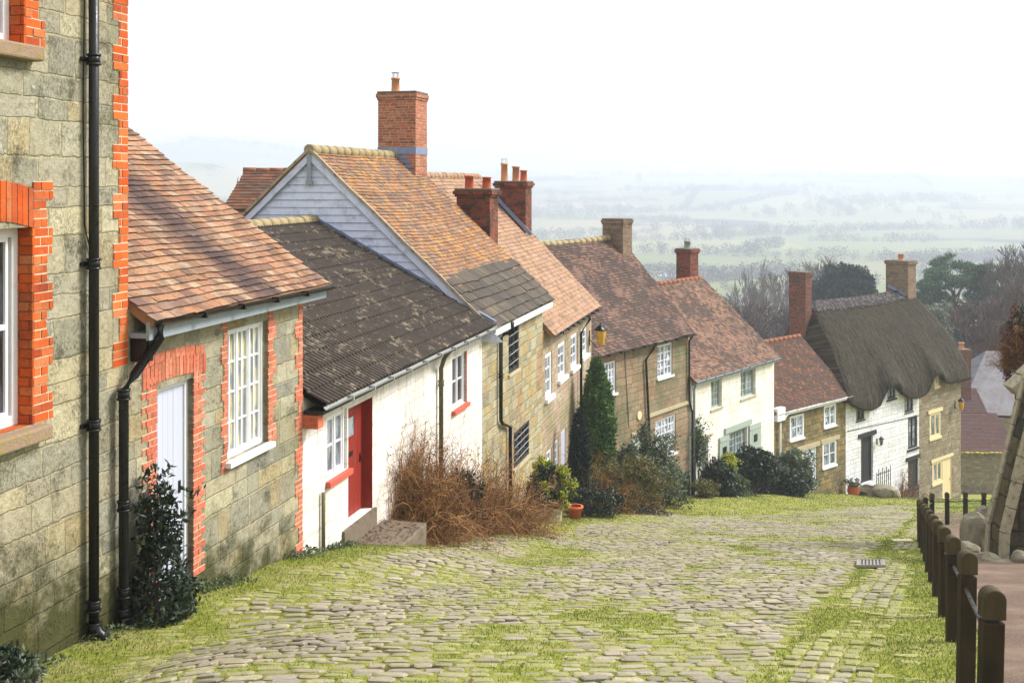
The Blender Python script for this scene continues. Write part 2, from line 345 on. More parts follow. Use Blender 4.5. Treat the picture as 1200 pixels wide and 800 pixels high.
M['stone_dark'] = masonry('stone_dark', .34, .52, [S(104, 96, 70, .75), S(84, 78, 58, .75), S(120, 108, 72, .75), S(70, 68, 54, .75)], S(70, 66, 50, .7), .010, .04, .04, .25, .6, stain=[(S(46, 46, 34, .8), 1.5, .45, .62, .7), (S(96, 104, 40, .7), 2.3, .6, .72, .6)], gain=1.1, seed=22.0)
WHT = S(236, 232, 226, .92)
M['white_wall'] = masonry('white_wall', .24, .45, [WHT, S(228, 224, 218, .9), S(240, 237, 232, .93)], S(234, 230, 224, .89), .003, .003, .05, .3, .05, moss=(-1.5, b_row, .5, S(150, 132, 96, .7), .6), stain=[(S(196, 192, 190, .8), 1.4, .48, .75, .7), (S(186, 166, 140, .75), 5, .6, .7, .6), (S(150, 142, 120, .7), 2.3, .62, .74, .5)], streak=0.75, seed=30.0, soft=.03, speck=.12)
M['cream_wall'] = masonry('cream_wall', .22, .42, [S(238, 236, 230, .9), S(233, 230, 222, .9), S(241, 239, 234, .92)], S(238, 234, 219, .91), .003, .0025, .06, .3, .04, stain=[(S(214, 208, 192, .9), 1.4, .6, .8, .4)], streak=0.5, seed=33.0, soft=.04, speck=.06)
M['whitewash'] = masonry('whitewash', .17, .34, [S(236, 238, 246, .92), S(228, 230, 240, .92), S(240, 242, 248, .94)], S(226, 228, 238, .9), .003, .009, .05, .25, .06, stain=[(S(206, 206, 212, .9), 1.6, .6, .8, .5)], streak=0.55, seed=36.0, soft=.03, speck=.12)
BR = [S(228, 106, 40, .8), S(216, 88, 28, .8), S(236, 126, 58, .8), S(184, 72, 36, .75), S(228, 136, 84, .8), S(206, 92, 36, .8)]
def brickmat(name, cols, mort, dirt=.35, seed=0):
    g = N(name, .85, .2); r = g.attr('rnd'); uv = g.uv(); k = len(cols)
    c = g.ramp(r, [((i + .5) / k, q) for i, q in enumerate(cols)]); p = g.geo()
    n = g.noise(p, 24, 5, .7); n2 = g.noise(p, 3.5, 5, .7)
    c = g.mix(g.sm(n, .42, .75, 0, dirt), c, S(120, 70, 48, .8)); c = g.mix(g.sm(n2, .55, .72, 0, dirt), c, mort)
    c = g.mix(g.sm(g.noise(p, 1.6, 5, .7), .48, .66, 0, .55), c, g.mix(.6, c, (.06, .03, .02, 1))); c = g.mix(g.sm(g.noise(p, 60, 4, .8), .58, .7, 0, .6), c, g.mix(.6, c, (.05, .03, .02, 1)))
    g.color(c); g.bump(g.m('ADD', n, g.noise(p, 60, 4, .8)), .01); return g.mat
M['brick'] = brickmat('orange_brick', BR, S(190, 150, 110, .7), .4)
M['brick_pale'] = brickmat('pale_red_brick', [S(226, 128, 98, .8), S(214, 112, 84, .8), S(232, 148, 118, .8), S(206, 126, 96, .8)], S(206, 182, 150, .75), .7)
M['mortar'] = paint('mortar', S(214, 200, 172, .85), .9, S(140, 120, 90, .7), .4, 20, .004)
def chim(name, cols, mort, stain, seed): return masonry(name, .075, .225, cols, mort, .006, .01, .006, .05, .5, stain=stain, seed=seed, soft=.004, speck=.4)
M['sill_stone'] = paint('lichened_sill', S(160, 136, 112, .75), .9, S(150, 138, 50, .75), .95, 9, .02)
M['chim_a'] = chim('chimney_brick_orange', [S(196, 112, 82, .75), S(178, 94, 68, .75), S(212, 142, 108, .75), S(140, 88, 70, .75), S(196, 126, 96, .75)], S(220, 190, 160, .8), [(S(70, 60, 40, .7), 3, .6, .7, .5), (S(90, 60, 50, .6), 1.2, .55, .7, .4)], 41)
M['chim_b'] = chim('chimney_brick_dark', [S(150, 70, 50, .7), S(120, 62, 48, .7), S(176, 86, 54, .7), S(96, 60, 50, .7)], S(150, 120, 100, .6), [(S(58, 50, 40, .6), 1.6, .48, .62, .75)], 44)
M['chim_c'] = chim('chimney_brick_buff', [S(150, 124, 104, .75), S(136, 112, 96, .75), S(166, 134, 110, .75), S(120, 104, 90, .75)], S(160, 146, 124, .7), [(S(90, 90, 70, .6), 1.6, .5, .65, .6)], 47)
M['chim_r'] = chim('chimney_brick_red', [S(142, 78, 62, .66), S(114, 64, 54, .62), S(158, 94, 74, .7), S(92, 66, 60, .6)], S(180, 140, 116, .65), [(S(96, 84, 76, .7), 1.3, .5, .62, .8)], 49)
M['moss_stone'] = paint('mossy_stone', S(176, 166, 130, .75), .9, S(104, 106, 40, .7), .95, 5, .015)
M['cap_stone'] = paint('weathered_cap', S(120, 104, 84, .7), .9, S(66, 70, 44, .6), .9, 7, .02)
M['terracotta'] = paint('terracotta', S(206, 100, 62, .8), .75, S(130, 70, 50, .7), .5, 8, .004)
M['terracotta_buff'] = paint('terracotta_buff', S(216, 150, 104, .8), .75, S(120, 90, 70, .7), .5, 8, .004)
M['black'] = paint('black_iron', S(12, 12, 15), .32, S(40, 40, 42), .3, 10, .002, spec=.35)
M['blackwood'] = paint('black_timber', S(30, 31, 36), .5, S(66, 64, 60), .3, 8, .004, streak=6)
M['white'] = paint('white_paint', S(236, 238, 242, .9), .45, S(170, 170, 166, .8), .25, 5, .002)
M['whitedoor'] = paint('white_door_paint', S(208, 213, 232, .70), .45, S(176, 178, 186, .8), .3, 5, .002, streak=5)
M['greypaint'] = paint('grey_fascia_paint', S(150, 160, 168, .8), .5, S(110, 112, 112, .8), .4, 5, .003)
M['sage'] = paint('sage_paint', S(164, 178, 166, .85), .5, S(130, 140, 126, .8), .25, 5, .003)
M['red'] = paint('red_door_paint', S(158, 42, 26, .66), .5, S(90, 34, 26, .7), .7, 7, .004, streak=6)
M['redsill'] = paint('red_sill_paint', S(205, 92, 72, .85), .5, S(150, 90, 78, .8), .4, 8, .003)
M['cream'] = paint('cream_paint', S(226, 208, 164, .85), .5, S(180, 160, 120, .8), .25, 5, .003)
M['leadblue'] = paint('lead_flashing', S(120, 134, 166, .7), .45, S(180, 186, 200, .8), .6, 6, .004, spec=.5)
M['galv'] = paint('galvanised_gutter', S(158, 160, 158, .75), .45, S(104, 104, 92, .7), .5, 6, .004, spec=.5)
M['mossy_pipe'] = paint('mossy_pipe', S(112, 106, 70, .7), .7, S(70, 76, 34, .7), .8, 8, .006)
M['fascia_white'] = M['white']
M['board_blue'] = paint('blue_grey_weatherboard', S(206, 212, 234, .95), .6, S(150, 154, 178, .85), .95, 3.2, .008)
M['verge_buff'] = paint('verge_mortar', S(176, 160, 138, .8), .9, S(110, 100, 80, .7), .6, 10, .006)
M['lichen_ridge'] = paint('mossy_ridge', S(168, 150, 112, .75), .9, S(122, 126, 50, .75), .95, 6, .02)
M['ridge_orange'] = paint('ridge_tile_orange', S(160, 98, 70, .6), .85, S(120, 104, 50, .7), .9, 8, .008)
M['concrete'] = paint('concrete', S(132, 118, 100, .66), .9, S(74, 64, 46, .6), .9, 4, .015)
M['darkrecess'] = paint('dark_wall_base', S(28, 34, 48), .8, S(50, 56, 66), .4, 4, .01)
def glassmat(name, c0, c1, sc_=2.0, rough=.06):
    g = N(name, rough, .8); p = g.geo()
    g.color(g.mix(g.sm(g.noise(g.scl(p, (1, 1, .45)), sc_, 3), .4, .6), c0, c1)); g.bump(g.noise(p, 3, 2), .01, .35)
    return g.mat
M['glass'] = glassmat('window_glass', S(70, 78, 92), S(150, 158, 172, .9), 4)
M['glass_dark'] = glassmat('dark_window_glass', S(22, 24, 30), S(56, 60, 70), 4)
M['glass_net'] = glassmat('glass_before_net_curtain', S(64, 70, 96), S(196, 206, 226, .9), 8)
M['glass_yel'] = glassmat('glass_painted_reflection', S(120, 124, 128), S(196, 188, 150, .9), 5)  # yellowish grey reflection put into the pane colour
T1 = [S(206, 156, 128, .85), S(196, 142, 114, .85), S(214, 170, 142, .85), S(184, 132, 110, .85), S(204, 148, 112, .85), S(190, 142, 122, .85), S(222, 190, 164, .85), S(156, 116, 100, .85)]
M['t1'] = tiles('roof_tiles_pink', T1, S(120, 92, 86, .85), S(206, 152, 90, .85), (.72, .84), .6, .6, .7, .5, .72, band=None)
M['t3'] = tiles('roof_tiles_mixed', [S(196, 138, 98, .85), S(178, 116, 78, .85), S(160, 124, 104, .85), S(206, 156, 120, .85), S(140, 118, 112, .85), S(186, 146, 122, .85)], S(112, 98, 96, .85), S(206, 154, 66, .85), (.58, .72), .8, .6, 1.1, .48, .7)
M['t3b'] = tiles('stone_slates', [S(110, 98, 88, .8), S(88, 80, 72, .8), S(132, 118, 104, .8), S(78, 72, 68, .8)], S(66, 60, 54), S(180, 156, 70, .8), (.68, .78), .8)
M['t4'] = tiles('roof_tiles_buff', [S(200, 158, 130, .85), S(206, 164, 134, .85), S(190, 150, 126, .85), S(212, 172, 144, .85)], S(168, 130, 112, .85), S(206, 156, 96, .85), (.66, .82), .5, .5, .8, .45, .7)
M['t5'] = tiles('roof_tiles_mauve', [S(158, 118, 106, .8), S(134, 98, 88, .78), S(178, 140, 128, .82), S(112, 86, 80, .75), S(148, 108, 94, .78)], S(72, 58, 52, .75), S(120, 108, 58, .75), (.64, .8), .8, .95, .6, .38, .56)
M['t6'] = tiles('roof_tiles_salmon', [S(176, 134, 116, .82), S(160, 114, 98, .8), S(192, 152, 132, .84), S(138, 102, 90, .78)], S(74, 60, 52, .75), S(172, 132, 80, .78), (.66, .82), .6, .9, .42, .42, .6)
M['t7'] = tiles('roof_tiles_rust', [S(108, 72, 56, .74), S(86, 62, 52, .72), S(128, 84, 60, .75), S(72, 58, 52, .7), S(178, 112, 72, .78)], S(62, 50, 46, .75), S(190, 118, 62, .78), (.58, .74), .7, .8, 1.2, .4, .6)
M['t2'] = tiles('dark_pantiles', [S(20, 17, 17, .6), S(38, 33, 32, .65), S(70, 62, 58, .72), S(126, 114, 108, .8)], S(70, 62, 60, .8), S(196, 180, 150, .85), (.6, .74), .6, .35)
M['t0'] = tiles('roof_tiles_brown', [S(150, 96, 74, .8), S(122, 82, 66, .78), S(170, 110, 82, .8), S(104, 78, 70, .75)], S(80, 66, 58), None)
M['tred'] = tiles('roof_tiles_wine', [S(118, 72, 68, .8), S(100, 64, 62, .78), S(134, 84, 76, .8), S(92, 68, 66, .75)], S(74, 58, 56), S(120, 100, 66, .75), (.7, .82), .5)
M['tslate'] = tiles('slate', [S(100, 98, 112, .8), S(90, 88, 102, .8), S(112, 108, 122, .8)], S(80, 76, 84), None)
def leadm():
    g = N('lead_sheet', .55, .5); p = g.geo(); n = g.noise(p, 1.2, 5, .7)
    g.color(g.ramp(n, [(.3, S(120, 118, 126, .6)), (.5, S(100, 98, 108, .6)), (.62, S(92, 72, 70, .55)), (.75, S(84, 80, 88, .6))])); g.bump(n, .02); return g.mat
M['lead'] = leadm()
def woodm(name, a, b, dirt):
    g = N(name, .75, .25); p = g.geo(); n = g.noise(g.scl(p, (9, 9, .8)), 2.4, 6, .7); n2 = g.noise(p, 2.2, 5, .6)
    c = g.mix(n, a, b); c = g.mix(g.sm(n2, .45, .7, 0, .8), c, dirt); g.color(c); g.bump(n, .012); return g.mat
M['oak'] = woodm('weathered_oak', S(84, 68, 46, .62), S(34, 26, 18, .6), S(36, 36, 20, .6))
M['oak_top'] = woodm('oak_top', S(108, 94, 64, .66), S(56, 45, 30, .62), S(58, 56, 32, .62))

# ------------------------------------------------------------------ building blocks
def wall(par, fr, s0, s1, zb, zt, holes, mats, depth=6.0, ridge=None, name='wall', rev=.24, mi_rev=0, d0=0.0, zt1=None, cuts=(), topf=None, back=True):
    """front wall with real openings and reveals, gable ends and back in one mesh"""
    b = MB(); zt1 = zt if zt1 is None else zt1
    S_ = sorted(set([s0, s1] + [q for h in holes for q in h[:2]])); Z_ = sorted(set([zb, zt] + [q for h in holes for q in h[2:4]]))
    S_ = sorted(set(S_) | set(cuts)); S_ = [q for q in S_ if s0 <= q <= s1]; Z_ = [q for q in Z_ if zb <= q <= zt]
    for i in range(len(S_) - 1):
        for j in range(len(Z_) - 1):
            a, c, e, g = S_[i], S_[i + 1], Z_[j], Z_[j + 1]; m1, m2 = (a + c) / 2, (e + g) / 2
            if any(h[0] < m1 < h[1] and h[2] < m2 < h[3] for h in holes): continue
            g1, g2 = (topf(a), topf(c)) if (topf and g == zt) else (g, g)
            b.face([fr.P(a, d0, e), fr.P(c, d0, e), fr.P(c, d0, g2), fr.P(a, d0, g1)], [(a, e), (c, e), (c, g2), (a, g1)])
    for (a, c, e, g) in [h[:4] for h in holes]:
        a, c = max(a, s0), min(c, s1); e, g = max(e, zb), min(g, zt)
        b.face([fr.P(c, d0, e), fr.P(c, -rev, e), fr.P(c, -rev, g), fr.P(c, d0, g)], [(c, e), (c + rev, e), (c + rev, g), (c, g)], mi=mi_rev)
        b.face([fr.P(a, -rev, e), fr.P(a, d0, e), fr.P(a, d0, g), fr.P(a, -rev, g)], [(a - rev, e), (a, e), (a, g), (a - rev, g)], mi=mi_rev)
        b.face([fr.P(a, d0, g), fr.P(c, d0, g), fr.P(c, -rev, g), fr.P(a, -rev, g)], [(a, g), (c, g), (c, g + rev), (a, g + rev)], mi=mi_rev)
        b.face([fr.P(a, -rev, e), fr.P(c, -rev, e), fr.P(c, d0, e), fr.P(a, d0, e)], [(a, e), (c, e), (c, e - rev), (a, e - rev)], mi=mi_rev)
        b.face([fr.P(a, -rev - .02, e), fr.P(c, -rev - .02, e), fr.P(c, -rev - .02, g), fr.P(a, -rev - .02, g)], [(a, e), (c, e), (c, g), (a, g)], mi=mi_rev)
    for s_, sg in ((s0, 1), (s1, -1)):
        if ridge: prof = [(d0, zb), (-depth, zb), (-depth, zt), (ridge[0], ridge[1]), (d0, zt)]
        elif topf: prof = [(d0, zb), (-depth + 1.5, zb), (-depth + 1.5, zt - 2), (d0, zt - 2)]
        else: prof = [(d0, zb), (-depth, zb), (-depth, zt), (d0, zt)]
        if sg > 0: prof = prof[::-1]
        b.face([fr.P(s_, d, z) for d, z in prof], [(d * sg + s_, z) for d, z in prof])
    b.face([fr.P(s1, -depth, zb), fr.P(s0, -depth, zb), fr.P(s0, -depth, zt), fr.P(s1, -depth, zt)], [(s1, zb), (s0, zb), (s0, zt), (s1, zt)])
    return b.build(name, mats, par)

def quadset(P8, V, Fc, k): pass
def roof(par, fr, s0, s1, dE, zE, dR, zR, mat, tw=.17, ga=.105, th=.016, sag=.03, name='roof', back=True, tmin=0.0, tmax=None, vlean=0.0, seed=1, jit=.5, skirt=True):
    rng = np.random.default_rng(seed); L = math.hypot(dE - dR, zR - zE); ca, sa = (dE - dR) / L, (zR - zE) / L
    tmax = L if tmax is None else tmax; V = []; Fc = []; R = []; UV = []
    W = s1 - s0
    def sagf(s, t):
        return -sag * np.sin(np.pi * np.clip((s - s0) / W, 0, 1)) * np.sin(np.pi * np.clip(t / L, 0, 1) * .9 + .15) + sag * .9 * (fbm(s * .8, t * .8, seed, 3) - .5) + .02 * (fbm(s * 4, t * 4, seed + 5, 2) - .5) * min(1, sag * 30)
    def pt(s, t, h):
        h = h + sagf(s, t); return fr.PA(s, dE - t * ca + h * sa, zE + t * sa + h * ca)
    nrow = int((tmax - tmin) / ga)
    for k in range(nrow + 1):
        t = tmin + k * ga; ncol = int(W / tw) + 2
        a = s0 - (tw / 2 if k % 2 else 0) + np.arange(ncol) * tw + rng.normal(0, .003, ncol); c = a + tw - .004
        a = np.clip(a, s0 + vlean * t, s1) ; c = np.clip(c, s0 + vlean * t, s1 + rng.normal(0, .012)); ok = c - a > .02; a, c = a[ok], c[ok]; n = len(a)
        if n == 0: continue
        e = t + rng.normal(0, .004 * jit, n) + .012 * np.sin(a * .9 + k) ; tp = np.minimum(t + ga * 1.35, L + .03)
        hl = th * 2.1 + rng.normal(0, .002 * jit, n); hr = hl + rng.normal(0, .003 * jit, n); hu = np.full(n, th * .55)
        e2 = e + rng.normal(0, .004 * jit, n)
        p = [pt(a, e, hl), pt(c, e2, hr), pt(c, np.full(n, tp), hu), pt(a, np.full(n, tp), hu), pt(a, e, hl - th), pt(c, e2, hr - th), pt(c, np.full(n, tp), hu - th), pt(a, np.full(n, tp), hu - th)]
        base = sum(len(q) for q in V); P = np.stack(p, 1).reshape(-1, 3); V.append(P)
        i = base + np.arange(n)[:, None] * 8
        for q in ((0, 1, 2, 3), (4, 5, 1, 0), (5, 6, 2, 1), (7, 4, 0, 3)):
            Fc.append(i + np.array(q)); 
            ua = {0: (a, e), 1: (c, e), 2: (c, e + ga), 3: (a, e + ga), 4: (a, e), 5: (c, e), 6: (c, e + ga), 7: (a, e + ga)}
            UV.append(np.stack([np.stack(ua[x], -1) for x in q], 1).reshape(n, 8))
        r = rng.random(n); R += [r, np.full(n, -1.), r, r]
    V = np.concatenate(V); Fc = np.concatenate(Fc); UV = np.concatenate(UV).reshape(-1, 2); R = np.concatenate(R)
    # boarding underneath and the rear slope
    if skirt:
        n0 = len(V); ns = 9; ss = np.linspace(s0 + .02, s1 - .02, ns); ex = []; ef = []
        ts = np.linspace(tmin, tmax, 6)
        for hh in (.0, -.09):
            for s_ in ss:
                sl = np.maximum(s_, s0 + vlean * ts + .02)
                ex.append(pt(sl, ts, np.full(6, hh)))
        ex = np.concatenate(ex)
        def id_(h, i, j): return n0 + h * ns * 6 + i * 6 + j
        for i in range(ns - 1):
            for j in range(5):
                ef.append((id_(0, i, j), id_(0, i + 1, j), id_(0, i + 1, j + 1), id_(0, i, j + 1))); ef.append((id_(1, i, j), id_(1, i, j + 1), id_(1, i + 1, j + 1), id_(1, i + 1, j)))
            ef.append((id_(1, i, 0), id_(1, i + 1, 0), id_(0, i + 1, 0), id_(0, i, 0)))
        for j in range(5):
            ef.append((id_(0, 0, j), id_(0, 0, j + 1), id_(1, 0, j + 1), id_(1, 0, j))); ef.append((id_(0, ns - 1, j), id_(1, ns - 1, j), id_(1, ns - 1, j + 1), id_(0, ns - 1, j + 1)))
        V = np.concatenate([V, ex]); 
        if back:
            n1 = len(V); dB = 2 * dR - dE
            V = np.concatenate([V, np.array([fr.P(s0 + vlean * L, dR, zR + .02), fr.P(s1, dR, zR + .02), fr.P(s1, dB, zE), fr.P(s0, dB, zE), fr.P(s0 + vlean * L, dR, zR - .08), fr.P(s1, dR, zR - .08), fr.P(s1, dB, zE - .1), fr.P(s0, dB, zE - .1)])])
            ef += [(n1 + 1, n1, n1 + 3, n1 + 2), (n1 + 4, n1 + 5, n1 + 6, n1 + 7), (n1 + 2, n1 + 3, n1 + 7, n1 + 6), (n1, n1 + 4, n1 + 7, n1 + 3), (n1 + 1, n1 + 2, n1 + 6, n1 + 5)]
        Fc = np.concatenate([Fc, np.array(ef)]); R = np.concatenate([R, np.full(len(ef), .1)])
        UV = np.concatenate([UV, np.zeros((len(ef) * 4, 2))])
    return mesh_np(name, V, Fc, [mat], par, rnd=R, uv=UV)

def pantile_roof(par, fr, s0, s1, dE, zE, dR, zR, mat, course=.34, pitch=.125, amp=.026, name='roof'):
    L = math.hypot(dE - dR, zR - zE); ca, sa = (dE - dR) / L, (zR - zE) / L; V = []; Fc = []; UV = []; R = []; rng = np.random.default_rng(5)
    per = 6; n = int((s1 - s0) / pitch * per); ss = np.linspace(s0, s1, n + 1); ph = (ss - s0) / pitch * 2 * np.pi
    prof = amp * (np.maximum(0, np.cos(ph)) ** .7 * 1.5 - .25)
    def pt(s, t, h): return fr.PA(s, dE - t * ca + h * sa, zE + t * sa + h * ca)
    nr = int(math.ceil(L / course)); base = 0
    for k in range(nr):
        t0 = k * course; t1 = min(L, t0 + course * 1.05)
        wob = .006 * (vnoise(ss * 3, np.full(n + 1, k * 7.3), 3) - .5)
        tt0 = t0 + rng.normal(0, .005, (n // (2 * per) + 2)).repeat(2 * per)[:n + 1]
        rowsP = [pt(ss, tt0, prof + .008 + wob), pt(ss, tt0, prof + .034 + wob), pt(ss, np.full(n + 1, t1), prof + .008)]
        V += rowsP
        for q in range(2):
            a = base + q * (n + 1) + np.arange(n); Fc.append(np.stack([a, a + 1, a + n + 2, a + n + 1], 1))
            vv = [tt0, tt0, np.full(n + 1, t1)]
            uvq = np.stack([np.stack([ss[:-1], vv[q][:-1]], -1), np.stack([ss[1:], vv[q][1:]], -1), np.stack([ss[1:], vv[q + 1][1:]], -1), np.stack([ss[:-1], vv[q + 1][:-1]], -1)], 1)
            UV.append(uvq.reshape(-1, 2)); R.append(np.clip(.12 + .75 * (prof[:-1] + prof[1:] + .013) / (2 * amp * 1.25) + .18 * rng.random(n // (2 * per) + 2).repeat(2 * per)[:n], 0, 1) if q else np.full(n, -1.))  # rib relief put into the colour: lighter crests, darker troughs, shadow on course edges
        base += 3 * (n + 1)
    # soffit and the rear slope
    dB = 2 * dR - dE; c = [fr.P(s0, dE, zE - .05), fr.P(s1, dE, zE - .05), fr.P(s1, dR, zR - .05), fr.P(s0, dR, zR - .05), fr.P(s1, dB, zE), fr.P(s0, dB, zE)]
    V.append(np.array(c)); Fc.append(np.array([(base, base + 3, base + 2, base + 1), (base + 3, base + 5, base + 4, base + 2)])); UV.append(np.zeros((8, 2))); R.append(np.full(2, .3))
    return mesh_np(name, np.concatenate(V), np.concatenate(Fc), [mat], par, rnd=np.concatenate(R), uv=np.concatenate(UV))

def ridge(par, fr, s0, s1, d, z, mat, r=.11, seg=.32, name='ridge_tiles', n=10, sink=.04, sag=0.0):
    b = MB(); k = max(1, int((s1 - s0) / seg))
    for i in range(k):
        a = s0 + (s1 - s0) * i / k; c = s0 + (s1 - s0) * (i + 1) / k - .008; j = random.uniform(-.006, .006)
        zz = z - sink + j - sag * math.sin(math.pi * (i + .5) / k); q = r * random.uniform(.96, 1.05)
        pa = fr.P(a, d, zz); pc = fr.P(c, d, zz + random.uniform(-.005, .005)); b.tube([pa, pc], [q, q * .97], n, r=random.random())
    return b.build(name, mat, par)

def window(par, fr, rect, ncas=2, rows=3, cols=2, fm='white', gm='glass', fw=.05, bw=.022, rec=.06, sill=(.06, .06, 'white', .05), name='window', wonk=0, extra=None):
    s0, s1, z0, z1 = rect; b = MB(); f0, f1 = -rec - .06, -rec
    b.box(fr, s0, s0 + fw, f0, f1, z0, z1); b.box(fr, s1 - fw, s1, f0, f1, z0, z1)
    b.box(fr, s0 + fw, s1 - fw, f0, f1, z1 - fw, z1); b.box(fr, s0 + fw, s1 - fw, f0, f1, z0, z0 + fw)
    W = (s1 - s0 - 2 * fw) / ncas; cw = fw * .75
    for i in range(ncas):
        a = s0 + fw + i * W; c = a + W
        if i: b.box(fr, a - cw / 2, a + cw / 2, f0 + .002, f1 + .004, z0 + fw, z1 - fw)
        aa, cc = a + cw * .5, c - cw * .5; zz0, zz1 = z0 + fw, z1 - fw; e0, e1 = f0 + .008, f1 - .012
        if ncas > 0:
            b.box(fr, aa, aa + cw * .5, e0, e1, zz0, zz1); b.box(fr, cc - cw * .5, cc, e0, e1, zz0, zz1)
            b.box(fr, aa + cw * .5, cc - cw * .5, e0, e1, zz1 - cw * .6, zz1); b.box(fr, aa + cw * .5, cc - cw * .5, e0, e1, zz0, zz0 + cw * .6)
        for k in range(1, cols): x = aa + (cc - aa) * k / cols; b.box(fr, x - bw / 2, x + bw / 2, e0 + .004, e1 - .006, zz0 + .01, zz1 - .01)
        for k in range(1, rows): x = zz0 + (zz1 - zz0) * k / rows; b.box(fr, aa + .01, cc - .01, e0 + .006, e1 - .008, x - bw / 2, x + bw / 2)
    wo_ = b.build(name, M[fm], par)
    p = MB(); e = f0 + .02; p.box(fr, s0 + .01, s1 - .01, e - .012, e, z0 + .01, z1 - .01); p.build('pane', M[gm], wo_)
    if sill:
        q = MB(); pr, thk, sm_, ex = sill; q.box(fr, s0 - ex, s1 + ex, -rec - .005, pr, z0 - thk, z0 - .002); q.build('sill', M[sm_], wo_, bevel=.006)
    return wo_

def door(par, fr, rect, rec=.1, lm='whitedoor', fm='white', planks=5, fw=.06, name='door', glaze=None, handle='black', step=None):
    s0, s1, z0, z1 = rect; b = MB()
    for (a, c) in ((s0, s0 + fw), (s1 - fw, s1)): b.box(fr, a, c, -rec - .07, -rec + .02, z0, z1)
    b.box(fr, s0 + fw, s1 - fw, -rec - .07, -rec + .02, z1 - fw, z1)
    b.build('door_frame', M[fm], par)
    b = MB(); W = (s1 - s0 - 2 * fw - .01) / planks
    for i in range(planks):
        a = s0 + fw + .005 + i * W; b.box(fr, a + .002, a + W - .002, -rec - .05, -rec + random.uniform(-.001, .001), z0 + .01, z1 - fw - .005)
    b.box(fr, s0 + fw + .01, s1 - fw - .01, -rec - .055, -rec - .006, z0 + .012, z1 - fw - .01)
    d_ = b.build(name, M[lm], par)
    if glaze:
        (u0, u1, w0, w1, nr, nc, gm, bm_) = glaze; A = s0 + fw + (s1 - s0 - 2 * fw) * u0; B = s0 + fw + (s1 - s0 - 2 * fw) * u1; C_ = z0 + (z1 - z0) * w0; D = z0 + (z1 - z0) * w1
        g = MB(); g.box(fr, A, B, -rec - .01, -rec + .006, C_, D); g.build('pane', M[gm], d_)
        g = MB()
        for k in range(nc + 1): x = A + (B - A) * k / nc; g.box(fr, x - .014, x + .014, -rec - .005, -rec + .014, C_ - .014, D + .014)
        for k in range(nr + 1): x = C_ + (D - C_) * k / nr; g.box(fr, A + .012, B - .012, -rec - .005, -rec + .012, x - .014, x + .014)
        g.build('glazing_bars', M[bm_], d_)
    h = MB(); hx = s1 - fw - .09; hz = z0 + (z1 - z0) * .47; h.box(fr, hx - .02, hx + .02, -rec, -rec + .012, hz - .07, hz + .07); h.tube([fr.P(hx, -rec, hz), fr.P(hx, -rec + .05, hz), fr.P(hx - .07, -rec + .055, hz)], .009, 8)
    h.build('handle', M[handle], d_)
    return d_

def pipe(par, pts, r=.04, mat='black', name='downpipe', collars=(), n=12):
    b = MB(); b.tube(pts, r, n)
    for c in collars:                          # (point, direction-free) collar with two rings
        x, y, z = c; b.tube([(x, y, z - .05), (x, y, z + .05)], r * 1.22, n); b.tube([(x, y, z - .055), (x, y, z - .035)], r * 1.42, n); b.tube([(x, y, z + .035), (x, y, z + .055)], r * 1.42, n)
    return b.build(name, M[mat], par)
def gutter(par, fr, s0, s1, d, z, r=.055, mat='black', drop=0.0, name='gutter'):
    b = MB(); n = 8; k = max(2, int((s1 - s0) / .8))
    P = [(s0 + (s1 - s0) * i / k, z - drop * i / k + random.uniform(-.006, .006)) for i in range(k + 1)]
    for i in range(k):
        for j in range(n):
            a0 = math.pi + math.pi * j / n; a1 = math.pi + math.pi * (j + 1) / n
            for rr, fl in ((r, 0), (r - .008, 1)):
                q = [fr.P(P[i][0], d + rr * math.cos(a0), P[i][1] + rr * math.sin(a0)), fr.P(P[i + 1][0], d + rr * math.cos(a0), P[i + 1][1] + rr * math.sin(a0)), fr.P(P[i + 1][0], d + rr * math.cos(a1), P[i + 1][1] + rr * math.sin(a1)), fr.P(P[i][0], d + rr * math.cos(a1), P[i][1] + rr * math.sin(a1))]
                b.face(q if fl else q[::-1])
    for i in range(1, k): b.box(fr, P[i][0] - .02, P[i][0] + .02, d - r - .01, d + r + .012, P[i][1] - r - .012, P[i][1] + .006)
    return b.build(name, M[mat], par, weld=False)
def boxpart(par, fr, a, name, mat, bevel=0.0, zs=0.0):
    b = MB(); b.box(fr, *a, zs=zs); return b.build(name, M[mat], par, bevel=bevel)

def bricks(par, fr, runs, name, mat='brick', proud=.012, courses=.085, bl=.225, back=.05):
    """runs: (edge s, direction, z0, z1, wide, narrow, period) courses of bricks toothed on the far side, one part each"""
    for (s, dr, z0, z1, wide, nar, per) in runs:
        b = MB(); mb = MB()
        k = int(round((z1 - z0) / courses)); h = (z1 - z0) / k
        for i in range(k):
            wd = wide if (i // per) % 2 == 0 else nar; wd += random.uniform(-.008, .008); x = 0; n = 0
            while x < wd - .03:
                L = min(bl if (i + n) % 2 == 0 else bl / 2, wd - x); n += 1
                if wd - x - L < .05: L = wd - x
                a, c = s + dr * x, s + dr * (x + L - .013)
                b.box(fr, min(a, c), max(a, c), -back, proud + random.uniform(-.006, .006), z0 + i * h + .0065, z0 + (i + 1) * h - .0065)
                x += L
            a, c = s, s + dr * (wd - .012); mb.box(fr, min(a, c), max(a, c), -back, proud * .45, z0 + i * h, z0 + (i + 1) * h)
        o = b.build(name, M[mat], par); mb.build('mortar_joints', M['mortar'], o)
